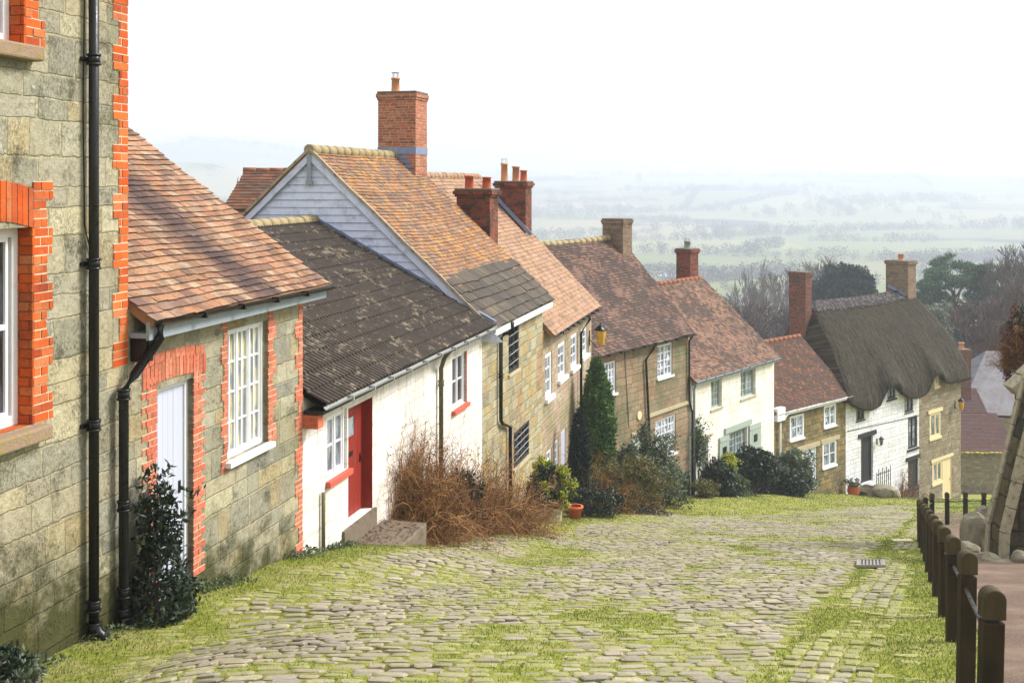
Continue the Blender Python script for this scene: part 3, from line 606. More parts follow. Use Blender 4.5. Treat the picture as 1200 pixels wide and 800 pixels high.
def soldier(par, fr, s0, s1, zb, h, rise, mat='brick', proud=.014, bw=.075, name='brick_arch', back=.05):
    b = MB(); mb = MB(); n = int(round((s1 - s0) / bw)); w_ = (s1 - s0) / n
    for i in range(n):
        a, c = s0 + i * w_ + .005, s0 + (i + 1) * w_ - .005
        f = lambda x: zb + rise * (1 - ((x - (s0 + s1) / 2) / ((s1 - s0) / 2)) ** 2)
        b.box(fr, a, c, -back, proud + random.uniform(-.003, .003), f((a + c) / 2), f((a + c) / 2) + h, zs=f(c) - f(a))
        mb.box(fr, a - .005, c + .005, -back, proud * .4, f((a + c) / 2) + .004, f((a + c) / 2) + h - .004, zs=f(c) - f(a))
    o = b.build(name, M[mat], par); mb.build('mortar_joints', M['mortar'], o); return o

def chimney(par, fr, s0, s1, d0, d1, zb, zt, mat, pots=(), cap=.05, capmat='cap_stone', band=None, name='chimney', corb=True):
    b = MB(); b.box(fr, s0, s1, d0, d1, zb, zt - .22)
    e = cap
    if corb:
        b.box(fr, s0 - e * .5, s1 + e * .5, d0 - e * .5, d1 + e * .5, zt - .217, zt - .15); b.box(fr, s0 - e, s1 + e, d0 - e, d1 + e, zt - .148, zt - .04)
    else: b.box(fr, s0 - .02, s1 + .02, d0 - .02, d1 + .02, zt - .218, zt - .04)
    c = b.build(name, mat, par)
    q = MB(); q.box(fr, s0 - e * .6, s1 + e * .6, d0 - e * .6, d1 + e * .6, zt - .04, zt + .03); q.build('chimney_cap', M[capmat], c, bevel=.02)
    if band: q = MB(); q.box(fr, s0 - .012, s1 + .012, d0 - .012, d1 + .012, band[0], band[1]); q.build('lead_band', M['leadblue'], c)
    for (s_, d_, hh, r_, pm, cowl) in pots:
        q = MB(); P = fr.P(s_, d_, zt + .02); q.lathe(P, [(r_ * 1.05, 0), (r_, .05), (r_ * .92, hh * .9), (r_ * 1.12, hh * .9), (r_ * 1.12, hh), (r_ * .8, hh), (r_ * .75, hh * .7)], 14)
        po = q.build('chimney_pot', M[pm], c)
        if cowl:
            q = MB(); z = P[2] + hh
            for k in range(6):
                a = k * math.pi / 3; q.tube([(P[0] + r_ * .8 * math.cos(a), P[1] + r_ * .8 * math.sin(a), z), (P[0] + r_ * .8 * math.cos(a), P[1] + r_ * .8 * math.sin(a), z + .14)], .008, 5)
            q.tube([(P[0], P[1], z + .14), (P[0], P[1], z + .155)], r_ * 1.0, 12); q.build('pot_guard', M['galv'], c)
    return c
# ================================================================== THE HOUSES
def base_z(fr, s): x, y, _ = fr.P(s, .3, 0); return float(zg(x, y))
def fac(y, i): return y
def eave_z(fr, d, *pp): return sum(fr.z(x, y, d) for x, y in pp) / len(pp)
def roof_line(fr, dE, zE, pt, dR):
    """height of the ridge at dR for a slope from the eave through pt"""
    return zE + (pt[1] - zE) / (dE - pt[0]) * (dE - dR)
def chim_px(par, fr, s, ds, x0, x1, yt, zb, mat, **k):
    d1 = fr.gable(s, x1, yt)[0]; d0, zt = fr.gable(s, x0, yt); d1, zt2 = fr.gable(s, x1, yt)
    dd = sorted((d0, d1)); kk = dict(k); pots = kk.pop('pots', ()); P = []
    for (fx, fs, hh, r_, pm, cowl) in pots: P.append((s + ds * fs, dd[0] + (dd[1] - dd[0]) * fx, hh, r_, pm, cowl))
    return chimney(par, fr, s, s + ds, dd[0], dd[1], zb, (zt + zt2) / 2, mat, pots=P, **kk)
S150, S355, S565, S636, S693 = row.s(149), row.s(354), row.s(565), row.s(636), row.s(693)

# ---------------- tall stone house, nearest on the left
B0 = thing('stone_house', 'tall pale stone house with bright orange brick window surrounds at the near left edge', 'house', row.P(S150 - 3, 0, base_z(row, S150 - 3)), 'houses down the hill')
e1 = row.s(38); e2 = row.s(28); wz0, wz1 = row.z(38, 497), row.z(38, 266); uz0 = row.z(28, 52)
w1 = (e1 - 1.05, e1, wz0, wz1); w2 = (e2 - 1.05, e2, uz0, uz0 + 1.75)
hs = [w1, w2]
wall(B0, row, 3.2, S150, -7, 4.6, hs, [M['stone'], M['brick']], depth=7, ridge=(-3.5, 7.6), rev=.26, mi_rev=1)
roof(B0, row, 3.1, S150 + .05, .3, 4.5, -3.5, 7.7, M['t1'], sag=.03, seed=3)
for w_ in hs:
    a, c, z0, z1 = w_
    wo_ = window(B0, row, (a, c, z0, z1), ncas=1, rows=2, cols=1, fw=.09, bw=.05, rec=.15, gm='glass_dark', sill=None)
    q = MB(); q.box(row, a - .14, c + .13, -.2, .13, z0 - .15, z0 - .012); q.build('sill', M['sill_stone'], wo_, bevel=.02)
r_ = []
for (ed, z0, z1, x_w, x_n, x_e) in ((e1, wz0, wz1 + .42, 62, 55, 38), (e2, uz0, uz0 + 1.75, 52.5, 45, 28)):
    r_.append((ed, 1, z0, z1, row.s(x_w) - row.s(x_e), row.s(x_n) - row.s(x_e), 3)); r_.append((ed - 1.05, -1, z0, z1, .34, .22, 3))
bricks(B0, row, r_, 'brick_jamb')
for ed, z0, z1 in ((e1, wz0, wz1), (e2, uz0, uz0 + 1.75)):      # brick faces of the reveals
    rv = MB(); k = int((z1 - z0) / .085)
    for i in range(k):
        h = (z1 - z0) / k; br = [(-.24, -.14), (-.13, .01)] if i % 2 else [(-.24, -.03), (-.022, .01)]
        for (a, c) in br: rv.box(row, ed - .012, ed + .02, a, c, z0 + i * h + .0045, z0 + (i + 1) * h - .0045)
    rv.build('brick_reveal', M['brick'], B0)
soldier(B0, row, e1 - 1.1, e1 + .0, wz1, .36, .07)
bricks(B0, row, [(S150, -1, -1.9, 4.5, row.s(149) - row.s(131), row.s(149) - row.s(138), 3)], 'brick_quoin')
z_ = lambda x, y, d=.09: row.z(x, y, d)
sp = row.s(110, .09)
gz = base_z(row, sp)
pipe(B0, [row.P(sp, .09, 4.4), row.P(sp, .09, gz + .1)], .05, collars=[row.P(sp, .09, z_(110, y)) for y in (70, 309, 498)] + [row.P(sp, .09, gz + .32), row.P(sp, .09, gz + .1)])
b = MB()
for y in (70, 309, 498): z = z_(110, y); b = MB(); b.box(row, sp - .1, sp + .1, 0.001, .035, z - .02, z + .02); b.build('pipe_bracket', M['black'], B0)
b = MB(); b.tube([row.P(sp, .09, gz + .14), row.P(sp + .02, .14, gz + .04), row.P(sp + .03, .22, gz)], .052, 10); b.build('pipe_shoe', M['black'], B0)
b = MB(); sw = row.s(97); pw = [row.P(sw + .01 * math.sin(i), .012, 2.4 - i * .35) for i in range(9)] + [row.P(sw + .12, .02, -.75), row.P(sw + .22, .02, -.8)]
b.tube(pw, .006, 5); b.build('cable', M['black'], B0)

# ---------------- low tiled house with the white door
dE = .3
zE1 = eave_z(row, dE, (152, 392), (375, 330)); g1 = row.gable(S355 + .25, 150, 150)
zR1 = roof_line(row, dE, zE1, g1, -4.0)
print('H1', zE1, zR1, g1)
H1 = thing('cottage', 'low stone cottage with pink clay tile roof, white plank door and brick trimmed window', 'house', row.P((S150 + S355) / 2, 0, base_z(row, (S150 + S355) / 2)), 'houses down the hill')
d1 = (row.s(183), row.s(226), row.z(205, 690), row.z(205, 449)); wn1 = row.R(266, 313.7, 381, 529)
wall(H1, row, S150 + .01, S355, -8, zE1 + .12, [d1, wn1], [M['stone']], depth=8, ridge=(-4, zR1 - .25))
def roof_px(fr, dE, zE, dR, zR, px_, py_):
    t = (px_ - CX) / F; q = -(py_ - HY) / F; k = (zR - zE) / (dE - dR)      # z = zE + (dE - d) k, d = n.(P - O)
    nn = np.array([fr.nx, fr.ny]); uu = np.array([fr.ux, fr.uy]); O = np.array([fr.ox, fr.oy]); r = np.array([t, 1.0])
    Y = (zE + dE * k + k * (nn @ O)) / (q + k * (nn @ r)); P_ = r * Y - O; d_ = nn @ P_
    return float(uu @ P_), float((dE - d_) * math.hypot(1, k))
pA, pB = roof_px(row, dE, zE1, -4.0, zR1, 160, 222), roof_px(row, dE, zE1, -4.0, zR1, 312, 345)
kb = (pB[1] - pA[1]) / (pB[0] - pA[0])
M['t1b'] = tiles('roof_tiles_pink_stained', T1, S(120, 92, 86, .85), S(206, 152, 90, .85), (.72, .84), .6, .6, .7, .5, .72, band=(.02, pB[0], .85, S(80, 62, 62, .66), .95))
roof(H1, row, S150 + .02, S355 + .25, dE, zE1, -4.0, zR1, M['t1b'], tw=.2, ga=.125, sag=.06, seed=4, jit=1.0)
boxpart(H1, row, (S150 + .02, S355 + .27, dE - .09, dE - .05, zE1 - .19, zE1 + .0), 'fascia', 'greypaint')
boxpart(H1, row, (S150 + .02, S355 + .2, .014, dE - .09, zE1 - .17, zE1 - .12), 'soffit', 'greypaint')
boxpart(H1, row, (S150 + .03, S150 + .16, .02, dE - .092, zE1 - .42, zE1 - .172), 'eaves_box', 'black')
gutter(H1, row, S150 + .05, S355 + .3, dE + .03, zE1 + .01, .05, 'black', .03)
sp = row.s(145, .1); sg = row.s(178, .2); gz = base_z(row, sp)
pipe(H1, [row.P(sg, dE, zE1 - .03), row.P(sg, dE, zE1 - .17), row.P(sp + .12, .14, row.z(145, 442, .1)), row.P(sp, .1, row.z(145, 452, .1) - .05), row.P(sp, .1, gz + .1), row.P(sp + .03, .16, gz + .02)], .05, collars=[row.P(sp, .1, row.z(145, y, .1)) for y in (462, 592)] + [row.P(sp, .1, gz + .14), row.P(sp, .1, gz + .36)])
window(H1, row, wn1, ncas=3, rows=4, cols=2, fw=.055, bw=.024, rec=.07, gm='glass_yel', sill=(.09, .07, 'white', .06))
dr = door(H1, row, d1, rec=.09, planks=6)

k = lambda a, c: abs(row.s(a) - row.s(c))
bricks(H1, row, [(d1[0], -1, d1[2], d1[3] + .15, k(165, 183), k(172, 183), 1), (d1[1], 1, d1[2], d1[3] + .15, k(240, 226), k(236, 226), 1)], 'brick_jamb', 'brick_pale', courses=.075)
soldier(H1, row, d1[0] - .28, d1[1] + .28, d1[3] + .02, .22, .06, 'brick_pale'); 
soldier(H1, row, d1[0] - .27, d1[1] + .25, d1[3] + .25, .1, .05, 'brick_pale', bw=.11)
bricks(H1, row, [(wn1[0], -1, wn1[2] - .12, wn1[3] + .12, k(258, 266), k(261, 266), 3), (wn1[1], 1, wn1[2] - .02, wn1[3] + .12, k(324, 314), k(320, 314), 3), (S355, -1, -6.2, zE1 + .1, k(345, 354), k(349, 354), 3)], 'brick_quoin', 'brick_pale', courses=.075)

# ---------------- whitewashed cottage under dark pantiles, red door
dE = .33
zE2 = eave_z(row, dE, (362, 481), (578, 385)); g2 = row.gable(S565, 370, 258)
print('H2', zE2, g2)
H2 = thing('cottage', 'white painted low cottage with dark ribbed roof, red door and red window sills', 'house', row.P((S355 + S565) / 2, 0, base_z(row, (S355 + S565) / 2)), 'houses down the hill')
d2 = (row.s(408), row.s(436), row.z(420, 607), row.z(420, 473)); wa = row.R(383.5, 407, 483, 556); wb = row.R(530, 546, 415, 476)
wall(H2, row, S355 + .01, S565 - .01, -10.5, zE2 + .12, [d2, wa, wb], [M['white_wall']], depth=7.5, ridge=(g2[0], g2[1] - .15), rev=.3)
pantile_roof(H2, row, S355 + .04, S565 - .04, dE, zE2, g2[0], g2[1], M['t2'])
ridge(H2, row, S355 + .04, S565 - .06, g2[0], g2[1] + .02, M['lichen_ridge'], .14, .4)
b = MB()
for q, r2 in ((.0, .04),): 
    for i in range(26):                       # stepped lead soaker against the blue gable
        a, c = i / 26, (i + 1) / 26; f = lambda x: row.P(S565 - .05, dE + (g2[0] - dE) * x, zE2 + (g2[1] - zE2) * x + .075)
        b.beam(f(a), f(c), .1, .045)
b.build('lead_flashing', M['leadblue'], H2)
gutter(H2, row, S355 + .02, S565 + .1, dE + .04, zE2 - .0, .05, 'galv', .03)
boxpart(H2, row, (S355 + .02, S565 - .02, .014, dE - .02, zE2 - .12, zE2 - .07), 'soffit', 'blackwood')
boxpart(H2, row, (S355 + .005, S355 + .2, .0, .24, zE2 - .32, zE2 - .13), 'brick_corbel', 'brick_pale')
window(H2, row, wa, ncas=2, rows=2, cols=1, fw=.06, bw=.03, rec=.05, gm='glass', sill=(.08, .09, 'redsill', .06))
window(H2, row, wb, ncas=2, rows=2, cols=1, fw=.05, bw=.03, rec=.05, gm='glass_dark', sill=(.09, .08, 'redsill', .06))
boxpart(H2, row, (wb[1], wb[1] + .05, -.2, .012, wb[2], wb[3]), 'window_trim', 'redsill')
dd = door(H2, row, (d2[0] + .01, d2[1] - .01, d2[2], d2[3]), rec=.16, lm='red', fm='red', planks=5, fw=.045, glaze=(.18, .62, .7, .88, 1, 1, 'glass', 'red'))
boxpart(dd, row, (d2[0] + .3, d2[0] + .55, -.16, -.146, d2[2] + .98, d2[2] + 1.05), 'letter_box', 'black')
boxpart(H2, row, (d2[1] - .012, d2[1] + .004, -.16, .006, d2[2] - .3, d2[3]), 'door_lining', 'red')
boxpart(H2, row, (d2[0] - .25, d2[1] + .1, -.32, .05, d2[2] - .9, d2[2] - .012), 'threshold', 'concrete')
sp = row.s(517, .08); sg = row.s(527, .3)
pipe(H2, [row.P(sg, dE, zE2 - .06), row.P(sg - .1, dE - .1, zE2 - .2), row.P(sp, .08, zE2 - .45), row.P(sp, .08, base_z(row, sp) + .1)], .045, 'mossy_pipe', collars=[row.P(sp, .08, zE2 - .75)])
sp = row.s(379, .05); pipe(H2, [row.P(sp, .05, base_z(row, sp) - .1), row.P(sp, .05, base_z(row, sp) + .85)], .03, 'mossy_pipe', name='waste_pipe')

# ---------------- stone house with the blue boarded gable
dE = .3
zE3 = eave_z(row, dE, (582, 384), (648, 352)); g3 = row.gable(S565, 365, 175)
print('H3', zE3, g3)
H3 = thing('stone_house', 'stone house with blue grey boarded gable and lichen spotted orange roof', 'house', row.P((S565 + S636) / 2, 0, base_z(row, (S565 + S636) / 2)), 'houses down the hill')
wa = row.R(596, 608, 380, 435); wb = row.R(602, 620, 500, 541)
wall(H3, row, S565, S636, -12, zE3 + .15, [wa, wb], [M['stone_rubble']], depth=2 * -g3[0], ridge=(g3[0], g3[1] - .2))
Lr = math.hypot(dE - g3[0], g3[1] - zE3)
roof(H3, row, S565 - .12, S636 + .1, dE, zE3, g3[0], g3[1], M['t3'], tw=.17, ga=.115, sag=.09, seed=6, tmin=1.2, jit=1.2)
roof(H3, row, S565 - .12, S636 + .1, dE, zE3, g3[0], g3[1], M['t3b'], tw=.34, ga=.27, th=.03, sag=.05, seed=7, tmin=0, tmax=1.35, name='slate_eaves', back=False, jit=2)
ridge(H3, row, S565 - .15, S636 + .1, g3[0], g3[1] + .03, M['lichen_ridge'], .13, .45)
b = MB(); sG = S565 - .022; n = 24; zb = zE3 - .3; zt = g3[1] - .12       # weatherboards
sl = (g3[1] - zE3) / (dE - g3[0])
for i in range(n):
    z0 = zb + (zt - zb) * i / n; z1 = zb + (zt - zb) * (i + 1) / n
    hw = lambda z: max(0.0, (g3[1] - .1 - z) / sl); j = random.uniform(-.004, .004)
    a0, a1, c0, c1 = g3[0] - hw(z0), g3[0] + hw(z0), g3[0] - hw(z1), g3[0] + hw(z1)
    p = [row.P(sG - .028, a0, z0 + j), row.P(sG - .028, a1, z0 - j), row.P(sG, c1, z1), row.P(sG, c0, z1)]
    b.face(p[::-1], [(a0, z0), (a1, z0), (c1, z1), (c0, z1)], random.random())
    q = [row.P(sG, a0, z0 + j), row.P(sG, a1, z0 - j), p[1], p[0]]; b.face(q[::-1])
b.build('weatherboarding', M['board_blue'], H3)
b = MB(); c = MB()
for sgn in (1, -1):
    A = (g3[0], g3[1] + .0); B = (g3[0] + sgn * (dE - g3[0]), zE3)
    b.beam(row.P(S565 - .1, A[0], A[1] - .13), row.P(S565 - .1, B[0], B[1] - .13), .035, .2, up=(row.nx * -sgn * 0, 0, 1))
    for i in range(14):
        f = lambda t: row.P(S565 - .13, A[0] + (B[0] - A[0]) * t, A[1] + (B[1] - A[1]) * t + .005 + .012 * math.sin(t * 19 + sgn)); c.beam(f(i / 14), f((i + 1) / 14 + .01), .07, .06)
b.build('bargeboard', M['board_blue'], H3); c.build('verge', M['verge_buff'], H3)
b = MB(); b.box(row, S565 - .15, S565 - .1, g3[0] - .05, g3[0] + .05, g3[1] - .75, g3[1] - .1); b.box(row, S565 - .16, S565 - .09, g3[0] - .08, g3[0] + .08, g3[1] - .82, g3[1] - .72); b.build('gable_finial', M['greypaint'], H3)
boxpart(H3, row, (S565 + .02, S636 + .08, dE - .08, dE - .04, zE3 - .2, zE3 - .02), 'fascia', 'white')
boxpart(H3, row, (S565 + .02, S636 + .05, .014, dE - .08, zE3 - .17, zE3 - .13), 'soffit', 'white')
def lattice(par, fr, rect, gm='glass_dark'):
    s0, s1, z0, z1 = rect
    wo_ = window(par, fr, rect, ncas=2, rows=6, cols=2, fm='blackwood', gm=gm, fw=.07, bw=.028, rec=.02, sill=(.05, .06, 'stone_rubble', .06))
    return wo_
M['lightstone'] = paint('light_stone', S(190, 178, 146, .8), .85, S(120, 112, 84, .7), .6, 7, .008)
for r2 in (wa, wb):
    wo_ = window(H3, row, r2, ncas=2, rows=5, cols=2, fm='blackwood', gm='glass_dark', fw=.07, bw=.03, rec=.02, sill=(.05, .07, 'lightstone', .06))
    q = MB()
    for k in range(1, 5):
        z = r2[2] + (r2[3] - r2[2]) * k / 5; q.tube([row.P(r2[0] + .05, .0, z - .02), row.P(r2[1] - .05, .0, z + .02)], .012, 6)
    q.build('window_bars', M['galv'], wo_)
sa, sb = row.s(587, .08), row.s(598, .08); sg = row.s(600, .28)
pipe(H3, [row.P(sg, dE, zE3 - .05), row.P(sg, dE, zE3 - .3), row.P(sg - .05, .1, row.z(593, 390, .1)), row.P(sa, .08, row.z(587, 397, .08)), row.P(sa, .08, row.z(587, 492, .08)), row.P(sa + .15, .08, row.z(588, 497, .08)), row.P(sb, .08, row.z(598, 500, .08)), row.P(sb, .08, base_z(row, sb))], .045, collars=[row.P(sa, .08, row.z(587, y, .08)) for y in (440,)])
sC = S636 - .75
chim_px(H3, row, sC, 1.0, 443, 487, 108, g3[1] - 1.6, M['chim_a'], cap=.05, capmat='cap_stone', pots=[(.32, .45, .42, .12, 'terracotta_buff', True)], band=(g3[1] + .02, g3[1] + .22))
b = MB(); dc = row.gable(sC, 487, 180)[0]
for i in range(7): b.box(row, sC - .014, sC - .003, dc - .5 + i * .13 - .3, dc + .02 - .3 + i * .05, g3[1] + .02 - i * .13 - .25 + .25, g3[1] + .12 - i * .13)
b.build('stepped_flashing', M['leadblue'], H3)

# ---------------- pinkish stone house with the long buff roof
dE = .3
zE4 = eave_z(row, dE, (637, 402), (701, 360)); g4 = row.gable(S693 + .12, 622, 272); zR4 = roof_line(row, dE, zE4, g4, -4.1)
print('H4', zE4, g4, zR4)
H4 = thing('stone_house', 'pinkish stone house with plain buff tile roof and a row of narrow white windows', 'house', row.P((S636 + S693) / 2, 0, base_z(row, (S636 + S693) / 2)), 'houses down the hill')
ws = [row.R(639, 647, 413, 464), row.R(654, 662.6, 401, 442), row.R(669, 676.5, 391, 430), row.R(681, 688, 384, 416)]
wl = [row.R(640.5, 646.5, 527, 560), row.R(650, 654.5, 515, 552)]; d4 = (row.s(657.5), row.s(663.5), row.z(660, 590), row.z(660, 504))
wall(H4, row, S636 + .01, S693, -14, zE4 + .15, ws + wl + [d4], [M['stone_pink']], depth=8, ridge=(-4.1, zR4 - .2))
roof(H4, row, S636 + .12, S693 + .15, dE, zE4, -4.1, zR4, M['t4'], tw=.19, ga=.15, sag=.04, seed=8)
ridge(H4, row, S636 + .1, S693 + .1, -4.1, zR4 + .02, M['t4'], .12, .4)
for r2 in ws: window(H4, row, r2, ncas=1, rows=3, cols=2, fw=.09, bw=.035, rec=.03, gm='glass', sill=(.1, .12, 'white', .08))
for r2 in wl: window(H4, row, r2, ncas=1, rows=3, cols=2, fw=.07, bw=.035, rec=.03, gm='glass_dark', sill=(.08, .1, 'white', .06))
door(H4, row, d4, rec=.05, planks=4)
gutter(H4, row, S636 + .15, S693 + .1, dE + .04, zE4 - .0, .05, 'black', .03)
sp = row.s(681, .1); pipe(H4, [row.P(sp + .5, dE, zE4 - .05), row.P(sp + .5, dE, zE4 - .2), row.P(sp, .1, zE4 - .6), row.P(sp, .1, base_z(row, sp))], .045)
chim_px(H4, row, S636 + .35, .9, 535, 574, 222, -3.6, M['chim_b'], cap=.09, pots=[(.25, .5, .38, .13, 'terracotta', False), (.78, .5, .34, .13, 'terracotta', False)])
chim_px(H4, row, S693 - .75, .9, 581, 616, 213, -3.9, M['chim_b'], cap=.09, pots=[(.22, .3, .62, .12, 'terracotta_buff', True), (.55, .6, .52, .13, 'terracotta_buff', False), (.85, .4, .38, .12, 'terracotta', False)])
b = MB(); f = lambda t: row.P(S693 - .8, -3.3 + t * 1.35, zR4 - .75 - t * 1.38 + .12); b.beam(f(0), f(1), .05, .12); b.build('lead_flashing', M['leadblue'], H4)

# ---------------- brown stone house, turned towards the street
f5 = Frame(2.91, 39.0, 1540); E5 = f5.s(807); dE = .25
zE5 = eave_z(f5, dE, (698, 419), (808, 392)); g5 = f5.gable(E5 + .1, 725, 277)
print('H5', E5, zE5, g5)
H5 = thing('stone_house', 'brown stone house with sagging mauve tile roof and white gridded windows behind the conifer', 'house', f5.P(E5 / 2, 0, base_z(f5, E5 / 2)), 'houses down the hill')
wa = f5.R(706, 722, 424, 462); wb = f5.R(770.5, 788, 403, 441); wc = f5.R(768, 792, 489, 534); d5 = (f5.s(742), f5.s(756), f5.z(749, 596), f5.z(749, 508))
wall(H5, f5, -.5, E5, -16, zE5 + .15, [wa, wb, wc, d5], [M['stone_brown']], depth=-2 * g5[0], ridge=(g5[0], g5[1] - .2))
roof(H5, f5, -.6, E5 + .12, dE, zE5, g5[0], g5[1], M['t5'], tw=.17, ga=.12, sag=.16, seed=9, jit=1.3)
ridge(H5, f5, -.6, E5 - .1, g5[0], g5[1] + .03, M['lichen_ridge'], .13, .42, sag=.1)
window(H5, f5, wa, ncas=2, rows=4, cols=2, fw=.05, bw=.03, rec=.04, gm='glass_net', sill=(.07, .08, 'white', .06))
window(H5, f5, wb, ncas=2, rows=4, cols=2, fw=.05, bw=.03, rec=.04, gm='glass_net', sill=(.07, .08, 'white', .06))
window(H5, f5, wc, ncas=3, rows=5, cols=2, fw=.05, bw=.03, rec=.04, gm='glass_net', sill=(.07, .08, 'white', .06))
door(H5, f5, d5, rec=.1, lm='sage', fm='lightstone', planks=4)
boxpart(H5, f5, (d5[0] - .15, d5[1] + .15, 0.002, .05, d5[3], d5[3] + .14), 'lintel', 'lightstone')
gutter(H5, f5, -.4, E5 + .1, dE + .04, zE5 - .0, .05, 'black', .02)
sp = f5.s(765, .08); s2 = f5.s(757, .08)
s2b = f5.s(763.5, .08); pipe(H5, [f5.P(f5.s(767, .2), dE, zE5 - .05), f5.P(sp, .1, zE5 - .25), f5.P(s2, .08, zE5 - .6), f5.P(s2b, .08, f5.z(763, 520, .08) - 1.2)], .045)
sp = E5 - .1; pipe(H5, [f5.P(sp, dE, zE5 - .05), f5.P(sp, .08, zE5 - .3), f5.P(sp, .08, f5.z(805, 470, .08)), f5.P(sp + .25, .08, f5.z(806, 484, .08)), f5.P(sp + .25, .08, base_z(f5, E5) - .3)], .04)
b = MB(); b.tube([f5.P(f5.s(732, .02), .02, zE5 - .1), f5.P(f5.s(737, .02), .02, f5.z(737, 500, .02))], .012, 5); b.build('cable', M['black'], H5)
boxpart(H5, f5, (f5.s(757), E5, .002, .06, f5.z(780, 482), f5.z(780, 478)), 'string_course', 'lightstone')
boxpart(H5, f5, (f5.s(790), E5 + .1, -.2, .012, -16, f5.z(798, 556)), 'dark_wall_base', 'darkrecess')  # dark panel standing for the trench at the wall foot
chim_px(H5, f5, E5 - .75, .75, 706, 730, 257, g5[1] - 1.2, M['chim_c'], cap=.05)
pl = MB(); P0 = f5.P(f5.s(748.7), .001, f5.z(748.7, 487)); n_ = Vector((f5.nx, f5.ny, 0)); pl.tube([Vector(P0), Vector(P0) + n_ * .035, Vector(P0) + n_ * .045], [.17, .17, .14], 24)
tag(pl.build('wall_plaque', M['cream'], None, P0), 'small round pale plaque fixed to the brown stone wall', 'plaque')

# ---------------- cream rendered house with sage shutters
f6 = Frame((810 - 600) / 1300 * 44.9, 44.9, 1600); E6 = f6.s(907); dE = .25
zE6 = eave_z(f6, dE, (811, 451), (908, 418)); g6 = f6.gable(E6 + .1, 822, 325)
print('H6', E6, zE6, g6)
H6 = thing('cottage', 'cream rendered cottage with sage green shutters and salmon tile roof', 'house', f6.P(E6 / 2, 0, base_z(f6, E6 / 2)), 'houses down the hill')
wa = f6.R(833, 846, 445, 478); wb = f6.R(868, 885.5, 433, 465); wc = f6.R(853, 875.5, 504, 538); d6 = (f6.s(819), f6.s(830), f6.z(824.5, 568), f6.z(824.5, 513))
wall(H6, f6, 0, E6, -18, zE6 + .15, [wa, wb, wc, d6], [M['cream_wall']], depth=-2 * g6[0], ridge=(g6[0], g6[1] - .2))
roof(H6, f6, -.1, E6 + .12, dE, zE6, g6[0], g6[1], M['t6'], tw=.17, ga=.12, sag=.07, seed=10)
ridge(H6, f6, 0, E6, g6[0], g6[1] + .02, M['ridge_orange'], .12, .4)
for r2 in (wa, wb): window(H6, f6, r2, ncas=2, rows=4, cols=2, fm='sage', fw=.06, bw=.03, rec=.12, gm='glass', sill=(.05, .08, 'lightstone', .06))
window(H6, f6, wc, ncas=2, rows=4, cols=3, fm='sage', fw=.06, bw=.03, rec=.1, gm='glass', sill=(.06, .08, 'cream', .06))
door(H6, f6, d6, rec=.2, lm='sage', fm='sage', planks=4)
boxpart(H6, f6, (wc[0] - .35, wc[1] + .35, .002, .08, wc[3] + .06, wc[3] + .3), 'lintel', 'sage')
for (x0, x1, yt, yb) in ((842, 853, 511, 565), (877, 890.5, 499, 548)):
    a, c, z0, z1 = f6.R(x0, x1, yt + 2, yb - 6); b = MB()
    n = 4
    for i in range(n): q0 = a + (c - a) * i / n; b.box(f6, q0 + .004, q0 + (c - a) / n - .004, .03, .065, wc[2] - .02, wc[3])
    for z in (wc[2] + .15, wc[3] - .22): b.box(f6, a + .02, c - .02, .066, .085, z, z + .1)
    sh = b.build('shutter', M['sage'], H6); q = MB(); zc = (wc[2] + wc[3]) / 2 + .02; q.box(f6, (a + c) / 2 - .16, (a + c) / 2 + .16, .064, .088, zc - .16, zc + .16); q.build('shutter_opening', M['black'], sh)
boxpart(H6, f6, (d6[0] - .15, d6[1] + .25, .002, .1, d6[3], d6[3] + .1), 'door_hood', 'lightstone')
gutter(H6, f6, 0, E6 + .1, dE + .04, zE6 - .0, .05, 'greypaint', .02)
boxpart(H6, f6, (.0, E6 + .05, .05, dE - .02, zE6 - .17, zE6 - .04), 'fascia', 'greypaint')
sp = f6.s(813.5, .08); pipe(H6, [f6.P(sp, dE, zE6 - .05), f6.P(sp, .08, zE6 - .35), f6.P(sp, .08, base_z(f6, .3))], .05, 'greypaint')
chim_px(H6, f6, E6 - .8, .8, 792.5, 809, 292, g6[1] - 1.2, M['chim_b'], cap=.07, pots=[(.5, .5, .35, .16, 'galv', True)])

# ---------------- gold stone cottage
f7 = Frame((912 - 600) / 1300 * 52, 52.0, 1983); E7 = f7.s(991); dE = .28
zE7 = eave_z(f7, dE, (914, 486), (996, 462)); g7 = f7.gable(E7, 937, 393)
print('H7', E7, zE7, g7)
H7 = thing('cottage', 'small golden stone cottage with rusty mottled tiles, white windows and white half glazed door', 'house', f7.P(E7 / 2, 0, base_z(f7, E7 / 2)), 'houses down the hill')
wa = f7.R(925.6, 942, 486, 514); wb = f7.R(965.6, 979.6, 474, 499); wc = f7.R(964, 980, 517, 546); d7 = (f7.s(940), f7.s(957), f7.z(948.5, 577), f7.z(948.5, 525)); wd = f7.R(925, 935, 528, 546)
wall(H7, f7, -.6, E7, -19.5, zE7 + .15, [wa, wb, wc, wd, d7], [M['stone_gold']], depth=-2 * g7[0], ridge=(g7[0], g7[1] - .2))
roof(H7, f7, -.7, E7 + .1, dE, zE7, g7[0], g7[1], M['t7'], tw=.18, ga=.13, sag=.07, seed=12, jit=1.3)
ridge(H7, f7, -.7, E7, g7[0], g7[1] + .02, M['ridge_orange'], .12, .4)
for r2 in (wa, wb): window(H7, f7, r2, ncas=2, rows=2, cols=1, fw=.07, bw=.035, rec=.0, gm='glass_net', sill=(.07, .08, 'white', .04))
window(H7, f7, wc, ncas=2, rows=2, cols=1, fw=.07, bw=.035, rec=.0, gm='glass', sill=(.07, .08, 'white', .04))
